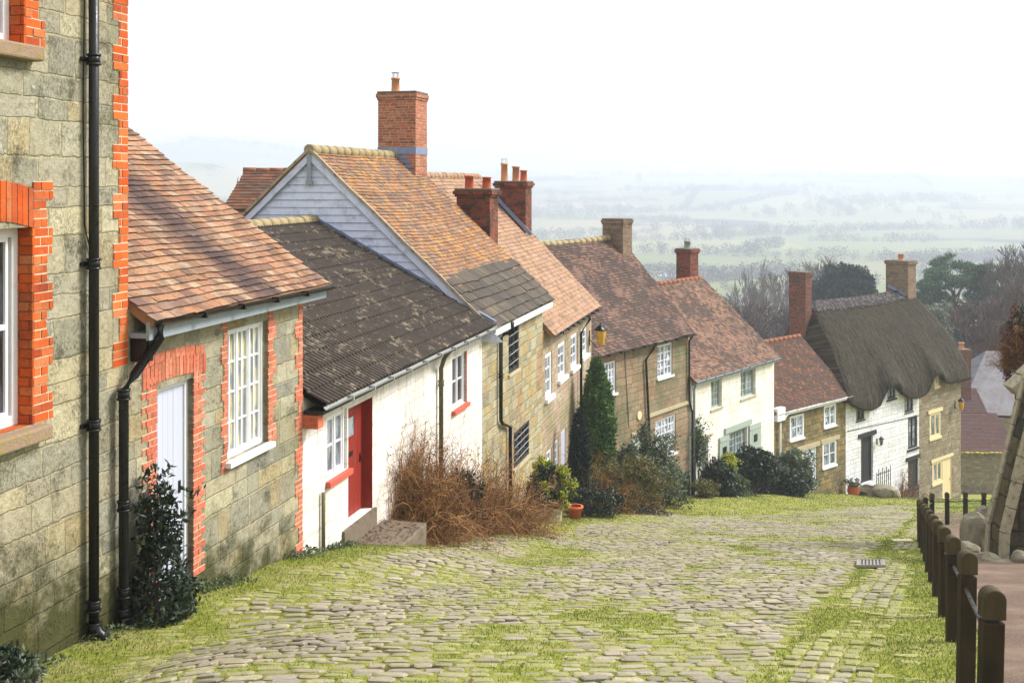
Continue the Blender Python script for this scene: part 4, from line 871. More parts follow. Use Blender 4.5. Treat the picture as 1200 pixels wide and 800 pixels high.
window(H7, f7, wd, ncas=2, rows=2, cols=1, fw=.05, bw=.03, rec=.04, gm='glass', sill=(.05, .06, 'white', .04))
door(H7, f7, d7, rec=.05, planks=4, fw=.08, glaze=(.08, .92, .56, .9, 2, 3, 'glass_net', 'white'))
boxpart(H7, f7, (wd[0] - .2, wc[0] - .3, .002, .06, d7[3] + .01, d7[3] + .22), 'lintel', 'lightstone'); boxpart(H7, f7, (wc[0] - .2, wc[1] + .25, .002, .06, wc[3] + .01, wc[3] + .2), 'lintel', 'lightstone')
gutter(H7, f7, -.5, E7 + .1, dE + .04, zE7 - .0, .05, 'white', .02)
boxpart(H7, f7, (-.6, E7, .04, dE - .02, zE7 - .17, zE7 - .04), 'fascia', 'white')
sp = .02; pipe(H7, [f7.P(sp + .3, dE + .03, zE7 - .05), f7.P(sp + .2, dE - .02, zE7 - .25), f7.P(sp, .12, zE7 - .4), f7.P(sp, .1, zE7 - .55), f7.P(sp, .1, base_z(f7, .3))], .05, 'white')
boxpart(H7, f7, (-.55, .1, .02, dE + .05, zE7 - .35, zE7 + .25), 'bargeboard_end', 'white')

# ---------------- thatched house
s_a, s_b, s_w = f7.s(991) + .01, f7.s(1126), f7.s(1077)
g8 = f7.gable(s_b - .2, 1058, 338); dR8 = g8[0]; s_rn = f7.s(948, dR8); zr_n = f7.z(948, 353, dR8); zr_f = g8[1]
print('H8', s_a, s_b, g8, s_rn, zr_n)
H8 = thing('thatched_cottage', 'thatched house with whitewashed front, black door and grey stone end', 'house', f7.P((s_a + s_b) / 2, 0, base_z(f7, (s_a + s_b) / 2)), 'houses down the hill')
ev = [(984, 462), (995, 465), (1004, 474), (1015, 479), (1025, 479), (1034, 475), (1037.5, 466), (1041, 452), (1045, 446), (1051, 445), (1056, 449), (1062, 460), (1069, 465), (1078, 465), (1087, 462), (1092, 455), (1095, 440), (1099, 434), (1104, 434), (1110, 443), (1116, 448), (1124, 446), (1134, 444)]
es = np.array([f7.s(x, .5) for x, y in ev]); ez = np.array([f7.z(x, y, .5) for x, y in ev]); zmean = float(np.mean(ez))
ns, ntt = 130, 44; Vt = []; UVp = []
q = np.linspace(0, 1, ns)
sE = (s_a - .35) + (s_b + .55 - s_a + .35) * q; zE8 = np.interp(sE, es, ez); ker = np.array([1, 2, 3, 2, 1]) / 9; zE8 = np.convolve(np.pad(zE8, 2, 'edge'), ker, 'valid')
sR = s_rn + (s_b + .25 - s_rn) * q; zR8 = zr_n + (zr_f - zr_n) * q - .12 * np.sin(np.pi * q)
rowsT = []
up_ = (zE8 - np.median(zE8))
rowsT.append(f7.PA(sE, np.full(ns, -.12), zE8 + .05)); rowsT.append(f7.PA(sE, np.full(ns, .18), zE8 - .12)); rowsT.append(f7.PA(sE, .42 + .1 * np.clip(up_, 0, 1), zE8 - .04))
for j in range(ntt):
    t = j / (ntt - 1); ss = sE + (sR - sE) * (t ** 1.25)
    zz = zmean + (zR8 - zmean) * t + (zE8 - zmean) * math.exp(-t * 6.0)
    dd_ = .52 + (dR8 - .52) * t + .3 * np.clip(up_, 0, 1) * math.exp(-t * 7)
    bul = .42 * math.sin(math.pi * min(1, t * 1.0)) ** .8; round_ = -.22 * math.exp(-t * 22)
    nz = .05 * (fbm(ss * 1.3, t * 7 + ss * 0, 77, 4) - .5) + .03 * (fbm(ss * 7, t * 10 + ss * 0, 78, 3) - .5)
    endf = np.minimum(q, 1 - q) * (s_b - s_a); edge = -.16 * np.exp(-(endf / .2) ** 1.5)
    h_ = bul + nz + edge + round_
    rowsT.append(f7.PA(ss, dd_ + h_ * .84, zz + h_ * .54))
for j in range(1, 12):                          # far slope
    t = j / 11; rowsT.append(f7.PA(sR + .15 * t, dR8 - 2.2 * t, zR8 + (zmean - zR8) * t ** 1.6 * .7))
Vt = np.stack(rowsT, 0); nr = Vt.shape[0]; idx = np.arange(nr * ns).reshape(nr, ns)
Ft = np.stack([idx[:-1, :-1], idx[:-1, 1:], idx[1:, 1:], idx[1:, :-1]], -1).reshape(-1, 4)
uu = np.tile(sE, (nr, 1)); tt = np.tile(np.concatenate([[-.15, -.1, -.05], np.linspace(0, 1, ntt), 1 + np.linspace(.1, 1, 11)])[:, None], (1, ns))
uvv = np.stack([uu, tt * 7], -1).reshape(-1, 2)[Ft.ravel()]
g = N('thatch', .95, .1); uv = g.uv(); n1 = g.noise(g.scl(uv, (4.5, .55, 1)), 1.6, 7, .8); n2 = g.noise(g.scl(uv, (1, .3, 1)), .8, 5, .65); n3 = g.noise(uv, 9, 6, .85)
c = g.ramp(n1, [(.34, S(26, 22, 19, .7)), (.47, S(58, 50, 41, .72)), (.58, S(100, 88, 72, .76)), (.7, S(140, 126, 106, .8))]); c = g.mix(g.sm(n2, .46, .64, 0, .5), c, g.mix(n1, S(40, 42, 18, .7), S(92, 90, 44, .8)))
c = g.mix(g.sm(n3, .5, .68, 0, .6), c, S(34, 28, 24)); c = g.mix(g.sm(n3, .3, .42, .4, 0), c, S(150, 140, 118, .8)); g.color(c); g.bump(g.m('ADD', n1, g.m('MULTIPLY', n3, .8)), .16); M['thatch'] = g.mat
th = mesh_np('thatched_roof', Vt.reshape(-1, 3), Ft, [M['thatch']], H8, uv=uvv, smooth=True)
# end panels closing the roof on both gables
for e_ in (0, ns - 1):
    col = Vt[:, e_]; b = MB(); ctr = f7.P(sE[e_] if e_ else sE[0], dR8, zmean); pts = [tuple(p) for p in col[2:]]
    for i in range(len(pts) - 1): b.face([pts[i], pts[i + 1], ctr] if e_ else [pts[i + 1], pts[i], ctr])
    b.build('thatch_end', M['thatch'], H8)
# straw standing proud of the coat
rng = np.random.default_rng(3); ns_ = 26000; iu = rng.integers(0, ns - 1, ns_); iv = rng.integers(2, ntt + 1, ns_); fu, fv = rng.random(ns_)[:, None], rng.random(ns_)[:, None]
P0 = Vt[iv, iu] * (1 - fu) + Vt[iv, iu + 1] * fu; P1 = Vt[iv + 1, iu] * (1 - fu) + Vt[iv + 1, iu + 1] * fu; dn = P0 - P1; dn /= np.linalg.norm(dn, axis=1)[:, None] + 1e-6
Pb = P0 * (1 - fv) + P1 * fv; nrm = np.array([f7.nx * .84, f7.ny * .84, .54]); sid = np.array([f7.ux, f7.uy, 0.])
ln = rng.uniform(.12, .4, ns_)[:, None]; tip = Pb + dn * ln + nrm * rng.uniform(.02, .08, ns_)[:, None] + sid * rng.normal(0, .03, ns_)[:, None]
V3 = np.stack([Pb - sid * .008 - nrm * .01, Pb + sid * .008 - nrm * .01, tip], 1).reshape(-1, 3)
M['straw'] = leafmat('straw', [S(58, 54, 42, .75), S(84, 78, 60, .75), S(48, 46, 34, .7), S(112, 102, 84, .8)], .9, .1)
mesh_np('loose_straw', V3, np.arange(ns_ * 3).reshape(-1, 3), [M['straw']], th, rnd=rng.random(ns_))
# patterned ridge cap
b = MB(); k = 60
for i in range(k):
    a, c = i / k, (i + 1) / k; ii, jj = int(a * (ns - 1)), int(c * (ns - 1))
    for (t0, t1, hh) in ((3 + int(ntt * .87), 3 + ntt - 1, .06),):
        drop = 1 if i % 2 else 0
        p = [Vt[t0 - drop, ii], Vt[t0 - drop, jj], Vt[t1, jj], Vt[t1, ii]]; p = [np.array(x) + nrm * hh for x in p]; b.face(p, [(a * 12, 0), (c * 12, 0), (c * 12, .9), (a * 12, .9)], random.random())
        lw = [Vt[t0 - drop, ii], Vt[t0 - drop, jj]]; b.face([lw[0], lw[1], p[1], p[0]])
        bk = [Vt[t1 + 2, ii], Vt[t1 + 2, jj]]; b.face([p[3], p[2], np.array(bk[1]) + (0, 0, .05), np.array(bk[0]) + (0, 0, .05)])
g = N('ridge_thatch', .95, .1); uv = g.uv(); ck = g.t.nodes.new('ShaderNodeTexVoronoi'); ck.inputs['Scale'].default_value = 5.5; g.set(ck.inputs['Vector'], uv)
c = g.mix(g.sm(ck.outputs['Distance'], .25, .55), S(120, 116, 114, .7), S(56, 52, 52, .7)); c = g.mix(g.sm(g.noise(uv, 12, 4), .4, .7, 0, .6), c, S(84, 78, 76, .8)); g.color(c); g.bump(ck.outputs['Distance'], .04)
b.build('ridge_cap', g.mat, H8)
px = lambda *a: f7.R(*a)
W1, W2, W3, W4 = px(1003.5, 1013, 472, 492), px(1040, 1049.5, 446, 467), px(1060, 1070, 461, 482.5), px(1064, 1075, 487.5, 525)
D1 = (f7.s(1009), f7.s(1023), f7.z(1016, 565), f7.z(1016, 511)); D2 = (f7.s(1064), f7.s(1076.5), f7.z(1070, 590), f7.z(1070, 538))
W5, W6, W7 = px(1095, 1100, 437, 452), px(1089.5, 1102, 483, 512), px(1092.6, 1104, 540, 565); D3 = (f7.s(1104.5), f7.s(1115), f7.z(1110, 586), f7.z(1110, 536))
topf = lambda s: float(np.interp(s, sE, zE8)) + .3
cuts = list(np.linspace(s_a, s_b, 60))
wall(H8, f7, s_a, s_w, -22, max(zE8) + 1, [W1, W2, W3, W4, D1, D2], [M['whitewash']], depth=-2 * dR8 - .2, cuts=cuts, topf=topf, name='wall')
wall(H8, f7, s_w + .005, s_b, -22, max(zE8) + 1, [W5, W6, W7, D3], [M['stone_grey']], depth=-2 * dR8 - .2, cuts=cuts, topf=topf, name='wall', d0=.0)
window(H8, f7, W1, ncas=2, rows=3, cols=1, fm='blackwood', gm='glass_dark', fw=.07, bw=.03, rec=.03, sill=(.06, .06, 'blackwood', .05))
window(H8, f7, W2, ncas=2, rows=3, cols=1, fm='blackwood', gm='glass', fw=.08, bw=.03, rec=.03, sill=(.06, .1, 'blackwood', .1))
window(H8, f7, W3, ncas=2, rows=3, cols=1, fm='blackwood', gm='glass', fw=.08, bw=.03, rec=.03, sill=(.05, .05, 'blackwood', .03))
window(H8, f7, W4, ncas=2, rows=4, cols=1, fm='blackwood', gm='glass', fw=.09, bw=.03, rec=.03, sill=(.07, .12, 'blackwood', .1))
door(H8, f7, D1, rec=.12, lm='blackwood', fm='blackwood', planks=5); boxpart(H8, f7, (D1[0] - .3, D1[1] + .3, .002, .06, D1[3], D1[3] + .22), 'lintel', 'blackwood')
door(H8, f7, D2, rec=.1, lm='blackwood', fm='blackwood', planks=4); boxpart(H8, f7, (D2[0] - .25, D2[1] + .1, .002, .06, D2[3], D2[3] + .2), 'lintel', 'blackwood')
boxpart(H8, f7, (f7.s(1048), s_w - .02, .002, .02, -21, f7.z(1060, 574)), 'dark_wall_base', 'darkrecess')
for r2 in (W5, W6, W7): window(H8, f7, r2, ncas=2 if r2 is not W5 else 1, rows=1, cols=1, fm='cream', gm='glass', fw=.11, bw=.03, rec=.0, sill=(.06, .14, 'cream', .08))
door(H8, f7, D3, rec=.03, lm='cream', fm='cream', planks=4)
boxpart(H8, f7, (W7[0] - .2, D3[1] + .15, .002, .06, max(W7[3], D3[3]) + .005, max(W7[3], D3[3]) + .16), 'lintel', 'cream'); boxpart(H8, f7, (W6[0] - .25, W6[1] + .2, .002, .06, W6[3] + .005, W6[3] + .2), 'lintel', 'cream')
b = MB(); b.tube([f7.P(s_a + .1, .03, f7.z(993, 505, .03)), f7.P(s_w, .03, f7.z(1076, 487, .03))], .014, 5); b.build('cable', M['black'], H8)
chim_px(H8, f7, s_a + 1.2, .6, 924.5, 944, 319, -10, M['chim_r'], cap=.03, corb=True, name='chimney')
chim_px(H8, f7, s_b - 1.0, 1.0, 1038, 1064, 306, -9.5, M['chim_c'], cap=.08, pots=[(.5, .5, .4, .17, 'terracotta_buff', False)])
b = MB(); b.beam(f7.P(s_b - 1.06, -4.0, zr_f + .2), f7.P(s_b - 1.06, -2.9, zr_f - .3), .05, .16); b.build('lead_flashing', M['leadblue'], H8)

# ---------------- houses further down, facing the camera
def cam_frame(x, Y):
    f = Frame(0, 0, 600); f.ox, f.oy = (x - CX) / F * Y, Y; f.ux, f.uy, f.nx, f.ny = 1.0, 0.0, 0.0, -1.0; return f
f9 = cam_frame(1122, 80); L9 = (1190 - 1122) / F * 80; e9 = -(529 - HY) / F * 80; r9 = -(484 - HY) / F * 83.6
H9 = thing('outbuilding', 'stone outbuilding with mossy eaves and wine red tiles below the thatched house', 'outbuilding', f9.P(L9 / 2, 0, e9 - 4), 'roofs down the hill')
wall(H9, f9, 0, L9, e9 - 6, e9 + .15, [], [M['stone_grey']], depth=7, ridge=(-3.6, r9 - .2))
roof(H9, f9, -.2, L9 + .2, .25, e9, -3.6, r9, M['tred'], tw=.2, ga=.15, sag=.05, seed=20)
b = MB()
for i in range(12): b.tube([f9.P(L9 * i / 12, .3, e9 - .02), f9.P(L9 * (i + 1) / 12, .3, e9 - .02 + random.uniform(-.03, .03))], .08 + random.uniform(-.02, .02), 7)
b.build('mossy_eaves', paint('yellow_moss', S(170, 160, 70, .8), .9, S(96, 100, 40, .7), .8, 4, .03), H9)
f10 = cam_frame(1124, 88); Lh = (1200 - 1124) / F * 88
H10 = thing('outbuilding', 'roof of grey lead sheet hipped to a point beside the buttress', 'outbuilding', f10.P(Lh / 2, 0, -24), 'roofs down the hill')
zb_, zt_ = -(484 - HY) / F * 88, -(413 - HY) / F * 92
b = MB(); A = f10.P(0, 0, zb_); B = f10.P(Lh, 0, zb_ - .3); C_ = f10.P((1180 - 1124) / F * 92 + .3, -5, zt_); D_ = f10.P(Lh + 1, -5, zt_); E_ = f10.P(0, -9, zb_)
b.face([A, B, D_, C_]); b.face([E_, A, C_]); b.face([A, (A[0], A[1], A[2] - .15), (B[0], B[1], B[2] - .15), B])
b.build('roof', M['lead'], H10); wall(H10, f10, .2, Lh, zb_ - 6, zb_ - .16, [], [M['stone_grey']], depth=8)
f11 = cam_frame(1094, 100); L11 = (1160 - 1094) / F * 100; e11 = -(444 - HY) / F * 100; r11 = -(404 - HY) / F * 103
H11 = thing('outbuilding', 'long house with plain slate roof and two brick chimneys below the pine tree', 'house', f11.P(L11 / 2, 0, e11 - 6), 'roofs down the hill')
wall(H11, f11, 0, L11, e11 - 8, e11 + .1, [], [M['stone_pink']], depth=6, ridge=(-3, r11 - .2))
roof(H11, f11, -.2, L11 + .2, .25, e11, -3, r11, M['tslate'], tw=.3, ga=.24, sag=.05, seed=21)
ridge(H11, f11, -.2, L11 + .2, -3, r11 + .02, M['tslate'], .12, .45)
def ch_cam(par, fr, x0, x1, yt, yb, d, mat, **k):
    Y = fr.oy - d; a = (x0 - CX) / F * Y - fr.ox; c = (x1 - CX) / F * Y - fr.ox; return chimney(par, fr, a, c, d - .8, d, -(yb - HY) / F * Y, -(yt - HY) / F * Y, mat, **k)
ch_cam(H11, f11, 1138, 1157, 382, 425, -2.4, M['chim_r'], pots=[((1147 - CX) / F * 102.4 - f11.ox, -2.8, .45, .15, 'white', False)], cap=.07)
ch_cam(H11, f11, 1084, 1097, 388, 425, -3.2, M['chim_r'], pots=[((1090 - CX) / F * 103.2 - f11.ox, -3.6, .3, .14, 'terracotta', False)], cap=.05)
f12 = cam_frame(1112, 84); H12 = thing('outbuilding', 'small brick lean-to with red chimney stack in front of the slate roof', 'outbuilding', f12.P(1, 0, -22), 'roofs down the hill')
L12 = 3.2; e12 = -(498 - HY) / F * 84; r12 = -(455 - HY) / F * 87
wall(H12, f12, -.4, L12, e12 - 6, e12, [], [M['stone_pink']], depth=6, ridge=(-3, r12 - .2)); roof(H12, f12, -.5, L12 + .1, .2, e12, -3, r12, M['tred'], tw=.2, ga=.15, seed=23)
ch_cam(H12, f12, 1121, 1138, 410, 470, -2, M['chim_r'], pots=[((1129 - CX) / F * 86 - f12.ox, -2.4, .5, .2, 'terracotta_buff', False)], cap=.05)
# roof seen over the boarded gable
f13 = cam_frame(262, 36); f13.ux, f13.uy, f13.nx, f13.ny = .995, .1, .1, -.995; L13 = 4.5
e13 = -(246 - HY) / F * 35.5; r13 = -(199 - HY) / F * 37.2
H13 = thing('cottage', 'brown tiled roof with rounded orange ridge behind the blue boarded gable', 'house', f13.P(L13 / 2, 0, -10), 'houses down the hill')
wall(H13, f13, .25, L13, -12, e13 + .1, [], [M['white_wall']], depth=3, ridge=(-1.5, r13 - .2))
roof(H13, f13, .0, L13 + .2, .2, e13, -1.5, r13, M['t0'], tw=.24, ga=.16, seed=24, vlean=.24, back=False); ridge(H13, f13, .42, L13, -1.5, r13 + .02, M['ridge_orange'], .1, .42)

# ---------------- lanterns
def lantern(fr, s, z, label, gold=True, sc_=1.0):
    t = thing('wall_lantern', label, 'lantern', fr.P(s, .02, z), 'lanterns on house walls'); o = .32 * sc_
    b = MB(); b.box(fr, s - .03, s + .03, .002, .03, z - .25 * sc_, z + .15 * sc_); b.tube([fr.P(s, .02, z - .1 * sc_), fr.P(s, o * .6, z - .3 * sc_), fr.P(s, o, z - .26 * sc_)], .014, 6); b.build('bracket', M['black'], t)
    x, y, _ = fr.P(s, o, 0); b = MB(); b.lathe((x, y, z), [(.03 * sc_, -.27 * sc_), (.09 * sc_, -.22 * sc_), (.15 * sc_, .16 * sc_)], 4); b.build('lantern_glass', M['lampgold'] if gold else M['glass'], t)
    b = MB(); b.lathe((x, y, z), [(.19 * sc_, .16 * sc_), (.19 * sc_, .19 * sc_), (.05 * sc_, .3 * sc_), (.02 * sc_, .36 * sc_)], 4); b.build('lantern_cap', M['black'], t)
    return t
M['lampgold'] = paint('amber_lantern_glass', S(226, 176, 60, .85), .25, S(190, 130, 50, .8), .3, 8, .001)
lantern(row, row.s(690.5, .0), row.z(694, 399, .3), 'amber glass lantern on the wall above the conifer', sc_=1.25)
lantern(f7, f7.s(1119), f7.z(1121, 475, .3), 'amber lantern at the corner of the grey stone end of the thatched house', sc_=1.2)
lantern(f7, f7.s(1027.5), f7.z(1028.5, 519, .3), 'black lantern on the whitewashed wall beside the black door', False, .8)
# ================================================================== THE GROUND
def steps(a, b, st, lo, hi, gr):
    m = list(np.arange(a, b + 1e-6, st)); x = a; d = st; L = []
    while x > lo: d *= gr; x -= d; L.append(x)
    x = b; d = st; R_ = []
    while x < hi: d *= gr; x += d; R_.append(x)
    return np.array(L[::-1] + m + R_)
xs = steps(-9, 34, .3, -4200, 4200, 1.075); ys = steps(-2, 74, .27, -30, 6300, 1.035)
XL = lambda Y: np.interp(Y, [0, 24.9, 38.4, 39, 44.9, 51.5, 56.3, 65, 75], [-7, -.68, 2.75, 2.91, 7.2, 12.1, 17.1, 26.3, 37])
XV = lambda Y: np.interp(Y, [6, 8, 10.8, 14, 19.8, 25, 33, 45, 58, 70], [-3.6, -3.35, -3.2, -2.5, -1.0, .9, 4.3, 13.8, 24, 36])
XK = lambda Y: -1.41 + .4 * Y
XB = lambda Y: .44 + .353 * Y
def moss(X, Y):
    n = fbm(X * .9, Y * .45, 3, 4); n2 = fbm(X * 3.1, Y * 2.0, 13, 3)
    left = 1 - sst(X - XV(Y) + (n - .5) * 2.4, -.5, .75)
    nearwall = 1.0
    right = sst(X - XK(Y), -.1, .1) * (.56 + 1.1 * (n - .45)) + sst(X - XK(Y), .8, 1.3) * (.62 + 1.0 * (n2 - .5) + .34 * sst(fbm(X * .7, Y * .25, 51, 2), .25, .6))
    mid = .30 + .5 * sst(n, .48, .75) + 1.1 * (n2 - .5) + .35 * (fbm(X * 6, Y * 5, 33, 2) - .5)
    strip = sst(X - XK(Y), .5, 1.0) * sst(Y, 11, 15) * (1 - sst(Y, 26, 31)) * .8
    kerb = strip + np.exp(-((X - XK(Y)) / .14) ** 2) * .6
    return np.clip(np.maximum(np.maximum(left * nearwall, right), mid) + kerb, 0, 1)
XX, YY = np.meshgrid(xs, ys); ZZ = zg(XX, YY)
nx_, ny_ = len(xs), len(ys); idx = np.arange(nx_ * ny_).reshape(ny_, nx_)
Fg = np.stack([idx[:-1, :-1], idx[:-1, 1:], idx[1:, 1:], idx[1:, :-1]], -1).reshape(-1, 4)
mo = moss(XX, YY)
g = N('turf_and_fields', .95, .1); p = g.geo(); o = g.sep(p)
n1 = g.noise(p, 1.6, 6, .7); n2 = g.noise(p, 14, 5, .8); a_m = g.attr('moss')
earth = g.mix(n2, S(80, 70, 48, .7), S(42, 38, 28, .6))
turf = g.mix(g.sm(n2, .35, .7), S(162, 164, 72, .76), S(104, 120, 46, .66)); turf = g.mix(g.sm(n1, .42, .66, 0, .6), turf, S(176, 164, 116, .8))
jn = g.sm(g.noise(g.scl(p, (1, 1.6, 1)), 2.4, 5, .75), .42, .56, 0, .9); near = g.mix(g.m('MAXIMUM', g.sm(a_m, .12, .42), jn), earth, turf)
vo = g.t.nodes.new('ShaderNodeTexVoronoi'); vo.inputs['Scale'].default_value = .0052; vo.inputs['Randomness'].default_value = .8; g.set(vo.inputs['Vector'], g.scl(p, (.75, 1, 0)))
cellr = g.wn(vo.outputs['Color'])
fld = g.ramp(cellr, [(0, S(136, 150, 84, .7)), (.3, S(160, 168, 100, .7)), (.5, S(186, 168, 120, .75)), (.62, S(126, 142, 72, .7)), (.8, S(174, 174, 110, .75)), (1, S(118, 116, 74, .7))])
fld = g.mix(g.sm(g.noise(p, .02, 4), .4, .7, 0, .4), fld, S(150, 150, 100, .8)); wood = g.sm(g.noise(p, .0035, 5, .65), .55, .6)
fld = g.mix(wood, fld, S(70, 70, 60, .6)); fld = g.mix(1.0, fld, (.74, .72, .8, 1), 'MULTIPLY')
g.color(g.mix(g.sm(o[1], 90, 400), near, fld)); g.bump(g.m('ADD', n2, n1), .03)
gr = mesh_np('ground', np.stack([XX, YY, ZZ - .002 * (XX < 40) * (YY < 80)], -1).reshape(-1, 3), Fg, [g.mat], None, (0, 0, 0), moss=mo.ravel(), smooth=True); kind(gr, 'structure')

# the cobbled road: every sett a low domed block with its own tilt and length
def setts(cx, cy, hx, hy, ang, rng, tall):
    """centres, half sizes, heading; returns verts n x 20 x 3"""
    n = len(cx); ca, sa = np.cos(ang), np.sin(ang)
    ring = np.array([(-1, -.6), (-.74, -.97), (.74, -.97), (1, -.6), (1, .6), (.74, .97), (-.74, .97), (-1, .6)])
    jr = 1 + rng.normal(0, .07, (n, 8, 2))
    def lay(f, z): 
        lx = ring[None, :, 0] * jr[:, :, 0] * hx[:, None] * f; ly = ring[None, :, 1] * jr[:, :, 1] * hy[:, None] * f
        X = cx[:, None] + lx * ca[:, None] - ly * sa[:, None]; Y = cy[:, None] + lx * sa[:, None] + ly * ca[:, None]; return X, Y, z
    gz = zg(cx, cy); gx = (zg(cx + .1, cy) - zg(cx - .1, cy)) / .2; gy = (zg(cx, cy + .1) - zg(cx, cy - .1)) / .2
    tx, ty = rng.normal(0, .02, n), rng.normal(0, .03, n)
    out = []
    for f, dz in ((1.0, -.03), (.97, -.007), (.78, 0)):
        X, Y, _ = lay(f, 0); Z = gz[:, None] + (X - cx[:, None]) * (gx + tx)[:, None] + (Y - cy[:, None]) * (gy + ty)[:, None] + tall[:, None] + dz + (rng.normal(0, .0025, X.shape) if f < 1 else 0)
        out.append(np.stack([X, Y, Z], -1))
    c = np.stack([cx, cy, gz + tall + .004], -1)[:, None]
    return np.concatenate(out + [c], 1)      # 25 verts
fq = []
for l in (0, 8):
    for i in range(8): j = (i + 1) % 8; fq.append((l + i, l + j, l + 8 + j, l + 8 + i))
for i in range(0, 8, 2): fq.append((16 + i, 16 + i + 1, 16 + (i + 2) % 8, 24))
fq = np.array(fq)
rng = np.random.default_rng(17); C = []
y = 5.2
while y < 60:
    dep = (.135 + .055 * rng.random()) * (1 + .35 * float(sst(y, 26, 50))); xl = float(XL(y)) - .1; xr = float(XB(y)) + .05 if y < 30 else float(XB(30)) + (y - 30) * .9
    x = xl + rng.random() * .3
    while x < xr:
        w_ = rng.uniform(.13, .29) * (1 + .25 * float(sst(y, 26, 50))); cx_ = x + w_ / 2
        yy = y + .10 * math.sin(cx_ * .55 + y * .13) + .04 * math.sin(cx_ * 2.3 + y) + rng.normal(0, .018) + .02 * (cx_ - xl)
        k_ = float(XK(yy)); inband = (k_ - .06 < cx_ - w_ / 2 * .2 < k_ + .85) and yy < 34
        if not inband: C.append((cx_, yy, w_ / 2 - .008, dep / 2 - .01 - .028 * rng.random() ** 1.5, rng.normal(.02, .03)))
        x += w_
    y += dep
for lane in range(5):                              # the channel of setts laid lengthwise beside the kerb line
    t = 5.0
    while t < 34:
        L = rng.uniform(.15, .3); tt_ = t + L / 2; X_ = float(XK(tt_)) + .12 + lane * .155 + rng.normal(0, .01); C.append((X_, tt_, .066, L / 2 - .012, -math.atan(.4) + rng.normal(0, .02))); t += L
C = np.array(C); mm = moss(C[:, 0], C[:, 1])
inb = (C[:, 0] > XK(C[:, 1])) & (C[:, 1] < 36)
keep = (mm < .80 + rng.normal(0, .10, len(C)))
farv = (C[:, 1] > 30) & (C[:, 0] < XV(C[:, 1]) - 1.0 + rng.normal(0, .4, len(C))); keep &= ~farv
C = C[keep]; mm = mm[keep]; inb = inb[keep]
shr = 1 - .22 * mm * rng.random(len(C))
tall = .0125 - .011 * mm + rng.normal(0, .0042, len(C)) + np.where(inb, .006, 0)
Vs = setts(C[:, 0], C[:, 1], C[:, 2] * shr, C[:, 3] * shr, C[:, 4], rng, tall); n = len(C)
Fs = (np.arange(n)[:, None, None] * 25 + fq[None]).reshape(-1, 4)
rs = np.repeat(rng.random(n), len(fq)); ms = np.repeat(mm, len(fq))
print('setts', n)
g = N('sandstone_setts', .8, .3); p = g.geo(); r = g.attr('rnd'); a_m = g.attr('moss')
n1 = g.noise(p, 7, 5, .7); n2 = g.noise(p, 45, 4, .7); n0 = g.noise(p, .6, 4, .6)
c = g.ramp(r, [(.1, S(172, 162, 142, .74)), (.3, S(156, 148, 134, .7)), (.5, S(184, 173, 148, .78)), (.7, S(144, 138, 126, .68)), (.9, S(174, 162, 140, .74))])
c = g.mix(g.sm(n0, .4, .65, 0, .45), c, S(132, 124, 100, .74)); c = g.mix(g.sm(n1, .4, .75, 0, .45), c, S(118, 106, 88, .72)); c = g.mix(g.sm(n2, .6, .7, 0, .5), c, S(76, 68, 54, .7)); c = g.mix(g.sm(n2, .25, .38, .3, 0), c, S(226, 214, 190, .85))
mv = g.m('ADD', g.m('MULTIPLY', a_m, .7), g.sm(n1, 0, 1, -.15, .5)); c = g.mix(g.sm(mv, .28, .75, 0, .75), c, g.mix(n2, S(168, 166, 78, .8), S(128, 138, 54, .76)))
g.color(c); g.rough(g.sm(n1, .3, .7, .62, .9)); g.bump(g.m('ADD', n1, g.m('MULTIPLY', n2, .5)), .012); M['sett'] = g.mat
kind(mesh_np('road', Vs.reshape(-1, 3), Fs, [M['sett']], None, (0, 0, 0), rnd=rs, moss=ms), 'structure')

# tarmac path beyond the posts
ty = np.arange(1.0, 40, .4); tx = np.linspace(0, 1, 26); TX = XB(ty)[:, None] + .22 + .05 * np.sin(ty * 2.1)[:, None] + tx[None] * (4.5 + .5 * sst(ty, 22, 30)[:, None] * 4) ; TY = np.repeat(ty[:, None], 26, 1)
g = N('red_tarmac', .9, .2); p = g.geo(); n1 = g.noise(p, 60, 4, .8); n2 = g.noise(p, 1.2, 5, .6)
c = g.mix(g.sm(n1, .35, .65), S(150, 124, 106, .7), S(84, 70, 62, .7)); c = g.mix(g.sm(g.noise(p, 28, 5, .8), .45, .65, 0, .5), c, S(74, 62, 54, .7)); c = g.mix(g.sm(g.noise(p, 5, 6, .8), .5, .7, 0, .5), c, S(120, 108, 84, .7)); c = g.mix(g.sm(n2, .4, .7, 0, .5), c, S(164, 142, 122, .75)); c = g.mix(g.sm(n1, .66, .72, 0, .7), c, S(216, 200, 184, .8)); g.color(c); g.bump(n1, .008)
ix = np.arange(len(ty) * 26).reshape(len(ty), 26); Fp = np.stack([ix[:-1, :-1], ix[:-1, 1:], ix[1:, 1:], ix[1:, :-1]], -1).reshape(-1, 4)
kind(mesh_np('path', np.stack([TX, TY, zg(TX, TY) + .012], -1).reshape(-1, 3), Fp, [g.mat], None, (0, 0, 0), smooth=True), 'structure')
# pond glint in the meadow
b = MB(); Yp = 690; zz = float(zg(110, Yp)) + .6; b.face([(110 + 16 * math.cos(a) * (1 + .2 * math.sin(3 * a)), Yp + 26 * math.sin(a), zz) for a in np.linspace(0, 2 * math.pi, 24, endpoint=False)])
g = N('water', .05, .8); g.color(S(170, 190, 210)); kind(b.build('pond_water', g.mat, None, (110, Yp, zz)), 'structure')

